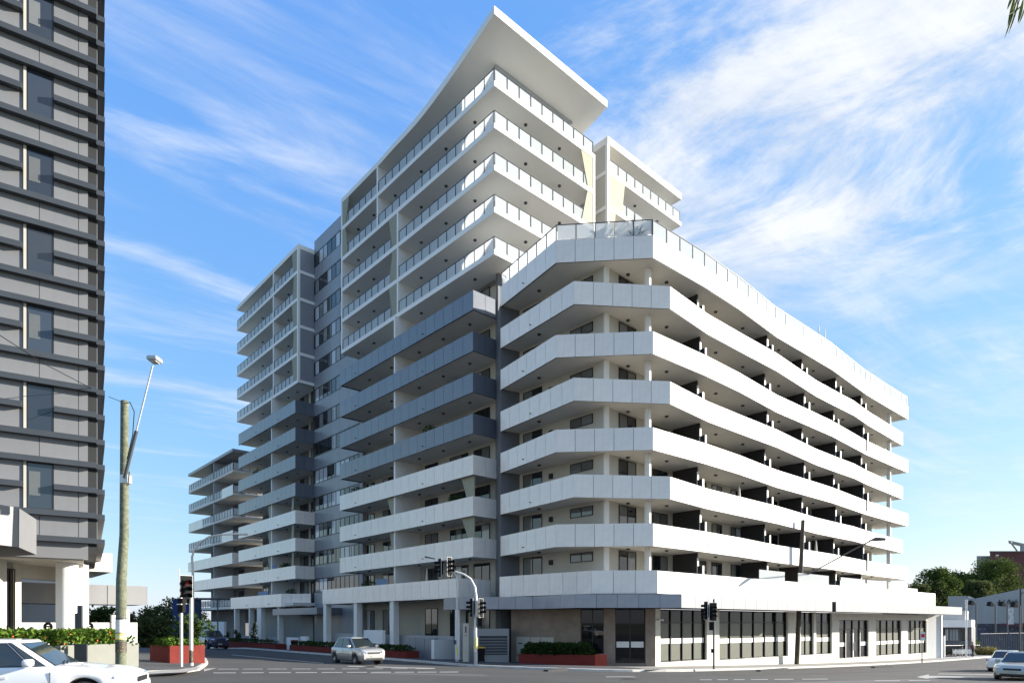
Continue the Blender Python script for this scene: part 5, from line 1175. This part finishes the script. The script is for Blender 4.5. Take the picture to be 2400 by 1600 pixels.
# fences
def fence(label, pts, h, n, mt, grp='steel fences'):
    P_ = [gp(*q) for q in pts]; t = thing('steel_fence', label, 'fence', tuple(P_[0]), grp)
    for a_, b2_ in zip(P_, P_[1:]):
        m = M(); m.tube([a_+Vector((0,0,h)), b2_+Vector((0,0,h))], .04, 5); mk('rail', m, mt, t); m = M(); m.tube([a_+Vector((0,0,h*.12)), b2_+Vector((0,0,h*.12))], .04, 5); mk('rail', m, mt, t)
        for k in range(n):
            q = a_.lerp(b2_, k/n); put('picket', boxmesh(.07,.07,h,mt), t, q.x, q.y, q.z)
    return t
fence('dark picket fence in front of the white fascia shop', [(2214,1537.5),(2296,1535)], 1.5, 26, K['frame']); fence('tall grey mesh fence before the warehouse mural wall', [(2298,1537),(2420,1530)], 3.2, 30, K['walldark'])
# grass tufts
for i, (px0, px1, py_, lab) in enumerate(((2216,2246,1537,'dry yellow grass behind the picket fence'),(2298,2335,1537,'dry yellow grass along the mesh fence'))):
    p, q = gp(px0,py_), gp(px1,py_); rng = random.Random(90+i); c_ = (p+q)/2
    def pk(): x = p.lerp(q, rng.random()); return (x.x, x.y+rng.uniform(-.3,.8), x.z+rng.uniform(0,.5)), (0,0,1.4)
    o = mk('dry_grass', leaves(900, pk, .9, asp=9, rng=rng), K['leaf_dry'], None, label=lab, cat='grass', kind='stuff')
p = gp(2277,1530); s = thing('round_bush', 'small round green bush beside the corner shop', 'bush', tuple(p)); rng = random.Random(5)
mk('foliage', leaves(500, blob((p.x,p.y,p.z+1.3),(1.3,1.0,1.2),rng), .3, rng=rng), K['leaf_hedge'], s); m = M(); m.cyl(p.x,p.y,p.z-.1,p.z+1,.06,6); mk('stem', m, K['bark'], s)
# trees
def tree(label, base, h, rx, seed, n=5200, lm='leaf_tree', name='tree', group='trees behind the warehouse', leaf=.55, clumps=38, low=.25):
    rng = random.Random(seed); t = thing(name, label, 'tree', tuple(base), group); b_ = Vector(base)
    m = M(); top_ = b_+Vector((rng.uniform(-.3,.3),0,h*.75)); r0 = h*.028
    m.tube([b_-Vector((0,0,.5)), b_+Vector((.1,0,h*.3)), top_], [r0,r0*.75,r0*.2], 8)
    cs = []
    for k in range(clumps):
        z = low+(.97-low)*rng.random(); prof = math.sin(math.pi*min(1,max(.06,(z-low)/(1-low)))**.8)**.55
        a = rng.uniform(0,6.28); rr = rx*prof*(.45+.5*rng.random()); c = b_+Vector((math.cos(a)*rr, math.sin(a)*rr*.8, h*z*.93)); cs.append((c, rx*(.20+.14*rng.random())))
        if k % 3 == 0: st_ = b_+Vector((0,0,h*max(.2,z-.3))); m.tube([st_, st_.lerp(c,.55)+Vector((0,0,-.2)), c], [r0*.4,r0*.25,r0*.08], 5)
    mk('trunk', m, K['bark'], t); hm = M()
    for c, r_ in cs: leaves(n//clumps, blob(tuple(c),(r_,r_,r_*.8),rng), leaf, hm, rng=rng)
    mk('crown', hm, K[lm], t); return t
for i, (px_, top_, Y, rx, lab) in enumerate(((2330,1304,150,8.0,'tallest broad dark tree in front of the red building'),(2248,1333,148,6.0,'mid sized rounded dark tree left of the tallest tree'),(2195,1322,140,5.6,'dark tree rising behind the end of the retail block'),(2150,1365,136,3.8,'low tree just right of the last balcony'),(2290,1352,144,4.4,'lower olive tree between the two larger dark trees'),(2120,1370,139,3.6,'low bushy tree behind the far podium terrace'))):
    b_ = at(px_, 1480, Y); b_.z = -2.5; h_ = at(px_, top_, Y).z+2.5; tree(lab, b_, h_, rx, 200+i, n=15000, leaf=.5, clumps=70, lm='leaf_tree' if i in (0,1,2) else 'leaf_olive', low=.3)
for i, (px_, top_, Y, rx, lab) in enumerate(((372,1412,75,2.6,'olive gum tree left of the blue container beyond the signals'),(405,1398,95,3.6,'dark tree behind the blue container'),(330,1428,60,2.2,'shady shrub tree under the pavilion canopy'),(230,1425,58,2.4,'low leafy tree beneath the pavilion canopy at left'),(355,1440,48,1.4,'bushy tree right of the white garden wall'),(445,1400,105,3.6,'distant tree just left of the far balcony block'),(80,1350,60,2.6,'sparse young tree seen through the undercroft'))):
    b_ = at(px_, 1500, Y); b_.z = ground(b_.x, b_.y)-.2; h_ = at(px_, top_, Y).z-b_.z; tree(lab, b_, h_, rx, 300+i, n=3000, leaf=.34, clumps=30, lm='leaf_olive' if i % 2 == 0 else 'leaf_tree', group='trees beyond the left corner', low=.15)
# blue container beyond the side street
K['blue'] = mat('container_blue', (.012,.045,.20), .5, .1, var=.1, scale=1)
bc = thing('blue_container', 'blue shipping container with dark canopy beyond the left signals', 'container', tuple(at(425,1470,70)))
a0, a1 = at(405,1403,70), at(441,1440,70); m = M(); m.box(a0.x, a0.y, -1.2, a1.x, a0.y+3, a0.z); mk('box', m, K['blue'], bc)
for k in range(7): put('corrugation', boxmesh(.1,.05,a0.z+1.1,K['blue']), bc, a0.x+.1+.23*k, a0.y, -1.15)
m = M(); a0, a1 = at(440,1400,72), at(512,1402,72); m.box(a0.x, a0.y, a0.z-.15, a1.x, a0.y+3, a0.z); mk('canopy', m, K['walldark'], bc)
for xx in (.15, .95): m = M(); m.cyl(a0.x+(a1.x-a0.x)*xx, a0.y+.2, -1.2, a0.z-.14, .08, 8); mk('canopy_post', m, K['walldark'], bc)
# low street wall of the far block
m = M(); a0, a1 = at(455,1450,84), at(525,1450,80); m.seg(tuple(a0[:2]), tuple(a1[:2]), 0, -.3, -1.5, at(0,1456,82).z); mk('garden_wall', m, K['white'], None, label='low white garden wall behind the dark blue four wheel drive', cat='wall')

# ------------------------------------------------------------------ people and trolley
K['skin'] = mat('skin', (.42,.26,.18), .6, var=0); K['navy'] = mat('cloth_navy', (.015,.02,.07), .85, var=.1); K['maroon'] = mat('cloth_maroon', (.07,.018,.022), .85, var=.1); K['blackcloth'] = mat('cloth_black', (.012,.012,.014), .85, var=.1); K['hair'] = mat('hair_dark', (.02,.014,.01), .6, var=0)
def person(label, p, H, yaw, topm, botm, arm=1.0):
    s = H/1.72; t = thing('person', label, 'person', tuple(p), 'people on the far footpath', rz=yaw)
    J = {'pel':(0,0,.95),'spi':(0,0,1.18),'che':(.02,0,1.36),'nek':(.03,0,1.48),'hd0':(.05,0,1.56),'hd1':(.055,0,1.70),
         'shl':(.02,.17,1.40),'ell':(.16,.22,1.16),'wrl':(.42*arm,.16,1.10),'hal':(.50*arm,.15,1.10),'shr':(.02,-.17,1.40),'elr':(.14,-.22,1.14),'wrr':(.40*arm,-.16,1.08),'har':(.48*arm,-.15,1.08),
         'hil':(0,.09,.90),'knl':(.10,.10,.50),'anl':(.06,.10,.09),'tol':(.22,.11,.04),'hir':(0,-.09,.90),'knr':(-.02,-.10,.50),'anr':(-.18,-.10,.12),'tor':(-.03,-.11,.04)}
    E_ = 'pel-spi spi-che che-nek nek-hd0 hd0-hd1 che-shl shl-ell ell-wrl wrl-hal che-shr shr-elr elr-wrr wrr-har pel-hil hil-knl knl-anl anl-tol pel-hir hir-knr knr-anr anr-tor'.split()
    rad = dict(pel=.135,spi=.125,che=.14,nek=.055,hd0=.075,hd1=.088,shl=.07,ell=.05,wrl=.035,hal=.035,shr=.07,elr=.05,wrr=.035,har=.035,hil=.105,knl=.065,anl=.045,tol=.04,hir=.105,knr=.065,anr=.045,tor=.04)
    ks = list(J); me = bpy.data.meshes.new('body'); me.from_pydata([tuple(c*s for c in J[k]) for k in ks], [tuple(ks.index(x) for x in e_.split('-')) for e_ in E_], [])
    o = bpy.data.objects.new('body', me); COL.objects.link(o); md = o.modifiers.new('skin','SKIN'); o.modifiers.new('sub','SUBSURF').levels = 2
    for i, k in enumerate(ks): r_ = rad[k]*s; me.skin_vertices[0].data[i].radius = (r_, r_); me.skin_vertices[0].data[i].use_root = (k == 'pel')
    bpy.context.view_layer.update(); ev = bpy.data.meshes.new_from_object(o.evaluated_get(bpy.context.evaluated_depsgraph_get())); bpy.data.objects.remove(o)
    ev.materials.clear(); [ev.materials.append(x) for x in (K['skin'], topm, botm, K['blackcloth'])]
    for f in ev.polygons:
        c = f.center/s; f.use_smooth = True; hand = abs(c.x) > .38*arm and c.z > .95
        f.material_index = 3 if c.z < .10 else 2 if c.z < .98 and not (c.x > .1 and abs(c.y) > .12 and c.z > .9) else 0 if (c.z > 1.47 or hand) else 1
    ob = bpy.data.objects.new('body', ev); COL.objects.link(ob); ob.parent = t
    m = M(); m.lathe([(.001,.095*s),(.05*s,.085*s),(.085*s,.05*s),(.095*s,0),(.09*s,-.04*s),(.075*s,-.07*s)], 14, 'z', (.035*s,0,1.68*s)); mk('hair', m, K['hair'], t, smooth=True, local=True)
    return t
p = gp(2255,1537,.13); person('child in dark blue top walking beside the white trolley', p, 1.25, R(10), K['navy'], K['navy'])
p2_ = gp(2280,1538,.13); person('adult in dark maroon top and black trousers pushing a white trolley', p2_, 1.75, R(175), K['maroon'], K['blackcloth'])
def trolley(label, px_, py_):
    p = gp(px_,py_,.13); t = thing('shopping_trolley', label, 'trolley', tuple(p), 'trolleys on the far footpath'); m = M()
    for x in (-.45,.45):
        for y in (-.25,.25): m.tube([(p.x+x,p.y+y,p.z+.1),(p.x+x*1.05,p.y+y*1.1,p.z+.95)], .02, 5)
    for k in range(4):
        z = p.z+.35+.18*k; m.tube([(p.x-.47,p.y-.27,z),(p.x+.47,p.y-.27,z),(p.x+.47,p.y+.27,z),(p.x-.47,p.y+.27,z),(p.x-.47,p.y-.27,z)], .015, 4)
    o = mk('basket_frame', m, K['polepaint'], t)
    m = M(); m.box(p.x-.42,p.y-.24,p.z+.4,p.x+.42,p.y+.24,p.z+.78); mk('load', m, K['bandw'], t)
    for x in (-.4,.4):
        for y in (-.22,.22): m = M(); m.lathe([(0,-.02),(.07,-.02),(.07,.02),(0,.02)], 10, 'y', (p.x+x,p.y+y,p.z+.07)); mk('wheel', m, K['black'], t)
trolley('white loaded trolley between the child and the adult', 2267, 1537.5); trolley('pale trolley left of the child on the far footpath', 2245, 1537.5)

# ------------------------------------------------------------------ leaf spray hanging in at the top right
lv = thing('hanging_leaf_spray', 'dark green drooping leaf spray hanging into the top right corner', 'foliage', tuple(at(2385,-60,7)))
m = M(); m.tube([at(2420,-260,7.2), at(2395,-60,7), at(2384,10,7)], [.012,.008,.004], 6); mk('twig', m, K['bark'], lv)
K['leaf_spray'] = leafmat('leaf_spray', (.02,.04,.006), (.10,.13,.02))
for i, (x0, y0, x1, y1, w_) in enumerate(((2386,-10,2355,89,.035),(2380,-15,2362,60,.03),(2392,-10,2364,78,.028),(2398,0,2386,54,.03),(2405,10,2388,56,.02),(2376,-20,2361,22,.03),(2396,12,2364,36,.02))):
    a0, a1 = at(x0,y0,7+.05*i), at(x1,y1,7-.04*i); d_ = a1-a0; s_ = Vector((1,.5*(-1)**i,.2)).cross(d_).normalized().cross(d_).normalized()*w_*.5; rows = []
    for k in range(7):
        t_ = k/6; ww = math.sin(math.pi*(.08+.9*t_))**.8; c_ = a0.lerp(a1,t_)+Vector((0,0,-.01*math.sin(3.14*t_))); rows.append([c_-s_*ww, c_+Vector((0,.006,0)), c_+s_*ww])
    m = M(); m.grid(rows); mk('leaf', m, K['leaf_spray'], lv, smooth=True)
# overhead service wire at the left
m = M(); A_, B_ = at(-40,760,20), at(215,910,26.4); m.tube([A_, A_.lerp(B_,.5)-Vector((0,0,.12)), B_], .014, 6); mk('service_wire', m, K['black'], None, label='thin black service wire running to the grey panelled building', cat='wire')
# ------------------------------------------------------------------ things on balconies and roof
def bscreen(label, u0, u1, v, z0, h, mt): 
    m = M(); m.prism(rect(u0,u1,v,v+.04), z0, z0+h); mk('balcony_screen', m, mt, None, label=label, cat='screen')
K['bluecloth'] = mat('blue_shade_cloth', (.16,.24,.36), .7, var=.08)
K['orange_item'] = mat('orange_board', (.40,.20,.07), .7, var=.1); K['blue_item'] = mat('blue_board', (.03,.16,.38), .6, var=.1)
bscreen('pale blue screen standing on the first floor balcony left of the tower divider', 13.3, 15.2, -.9, zb(1)+PH+.03, .55, K['bluecloth'])
bscreen('pale blue screen above the first floor parapet of the second tower', 40.9, 44, -.5, zb(1)+PH+.03, .5, K['bluecloth'])
bscreen('blue board leaning on the third floor balcony of the second tower', 39.4, 40.3, -.15, zb(2)+PH-.3, .8, K['blue_item']); bscreen('orange board beside the blue board on the second tower', 38.6, 39.2, -.15, zb(2)+PH-.3, .75, K['orange_item'])
for i, (u, v, n, lab) in enumerate(((17.0,-.6,1,'potted shrub on the first floor balcony of the main tower'),(37.2,.2,2,'potted shrub on the second floor balcony of the second tower'),(36.0,.2,1,'bushy potted plant on the first floor balcony of the second tower'),(8.2,.1,5,'potted shrub above the lowest dark parapet of the main tower'),(4.6,.1,3,'potted shrub above the third floor parapet near the tower corner'),(20.5,.2,4,'potted shrub on the fourth floor balcony left of the tower divider'),(45.5,.1,6,'potted shrub on a dark banded balcony of the second tower'))):
    x, y = Pt(u, v); z = zb(n)+.42; t = thing('balcony_plant', lab, 'plant', (x,y,z), 'potted plants on balconies'); rng = random.Random(500+i)
    m = M(); m.lathe([(0,0),(.2,0),(.26,.5),(.2,.5),(0,.45)], 12, 'z', (x,y,z)); mk('pot', m, K['walldark'], t)
    mk('foliage', leaves(260, blob((x,y,z+1.15),(.6,.5,.45),rng), .2, rng=rng), K['leaf_shrub'], t)
for i, px_ in enumerate((1919.5, 1933)):
    p = at(px_, 800, 60.5); z = zb(8)+.9; t = thing('roof_antenna', ('left','right')[i]+' of the two thin antenna masts on the curved roof', 'antenna', (p.x,p.y,z), 'roof antennas')
    m = M(); m.cyl(p.x,p.y,z,at(0,764+9*i,60.5).z,.045,8); mk('mast', m, K['steel'], t); m = M(); m.box(p.x-.15,p.y-.15,z-.02,p.x+.15,p.y+.15,z+.06); mk('base_plate', m, K['steel'], t)
K['umb'] = mat('umbrella_cloth', (.62,.60,.55), .8, var=.05)
for i, (x, y, z, lab) in enumerate(((*Pt(9.0,.3), zb(1)+.42, 'folded pale umbrella on the first floor balcony of the main tower'), (*Pt(21.6,.1), zb(2)+.42, 'folded pale umbrella on the second floor balcony left of the tower divider'), (*Wp(12.6,-1.0), zb(3)+.42, 'folded pale umbrella on a street balcony of the curved block'), (*Wp(26.3,-.9), zb(2)+.42, 'folded pale umbrella on a low far balcony of the curved block'))):
    t = thing('folded_umbrella', lab, 'umbrella', (x,y,z), 'folded umbrellas on balconies'); m = M(); m.cyl(x,y,z,z+2.25,.025,8); mk('pole', m, K['steel'], t)
    m = M(); m.lathe([(.02,2.3),(.06,2.2),(.11,1.5),(.13,1.15),(.05,1.1)], 9, 'z', (x,y,z)); mk('canopy', m, K['umb'], t); m = M(); m.lathe([(0,0),(.25,0),(.25,.06),(.04,.1)], 14, 'z', (x,y,z)); mk('base', m, K['walldark'], t)
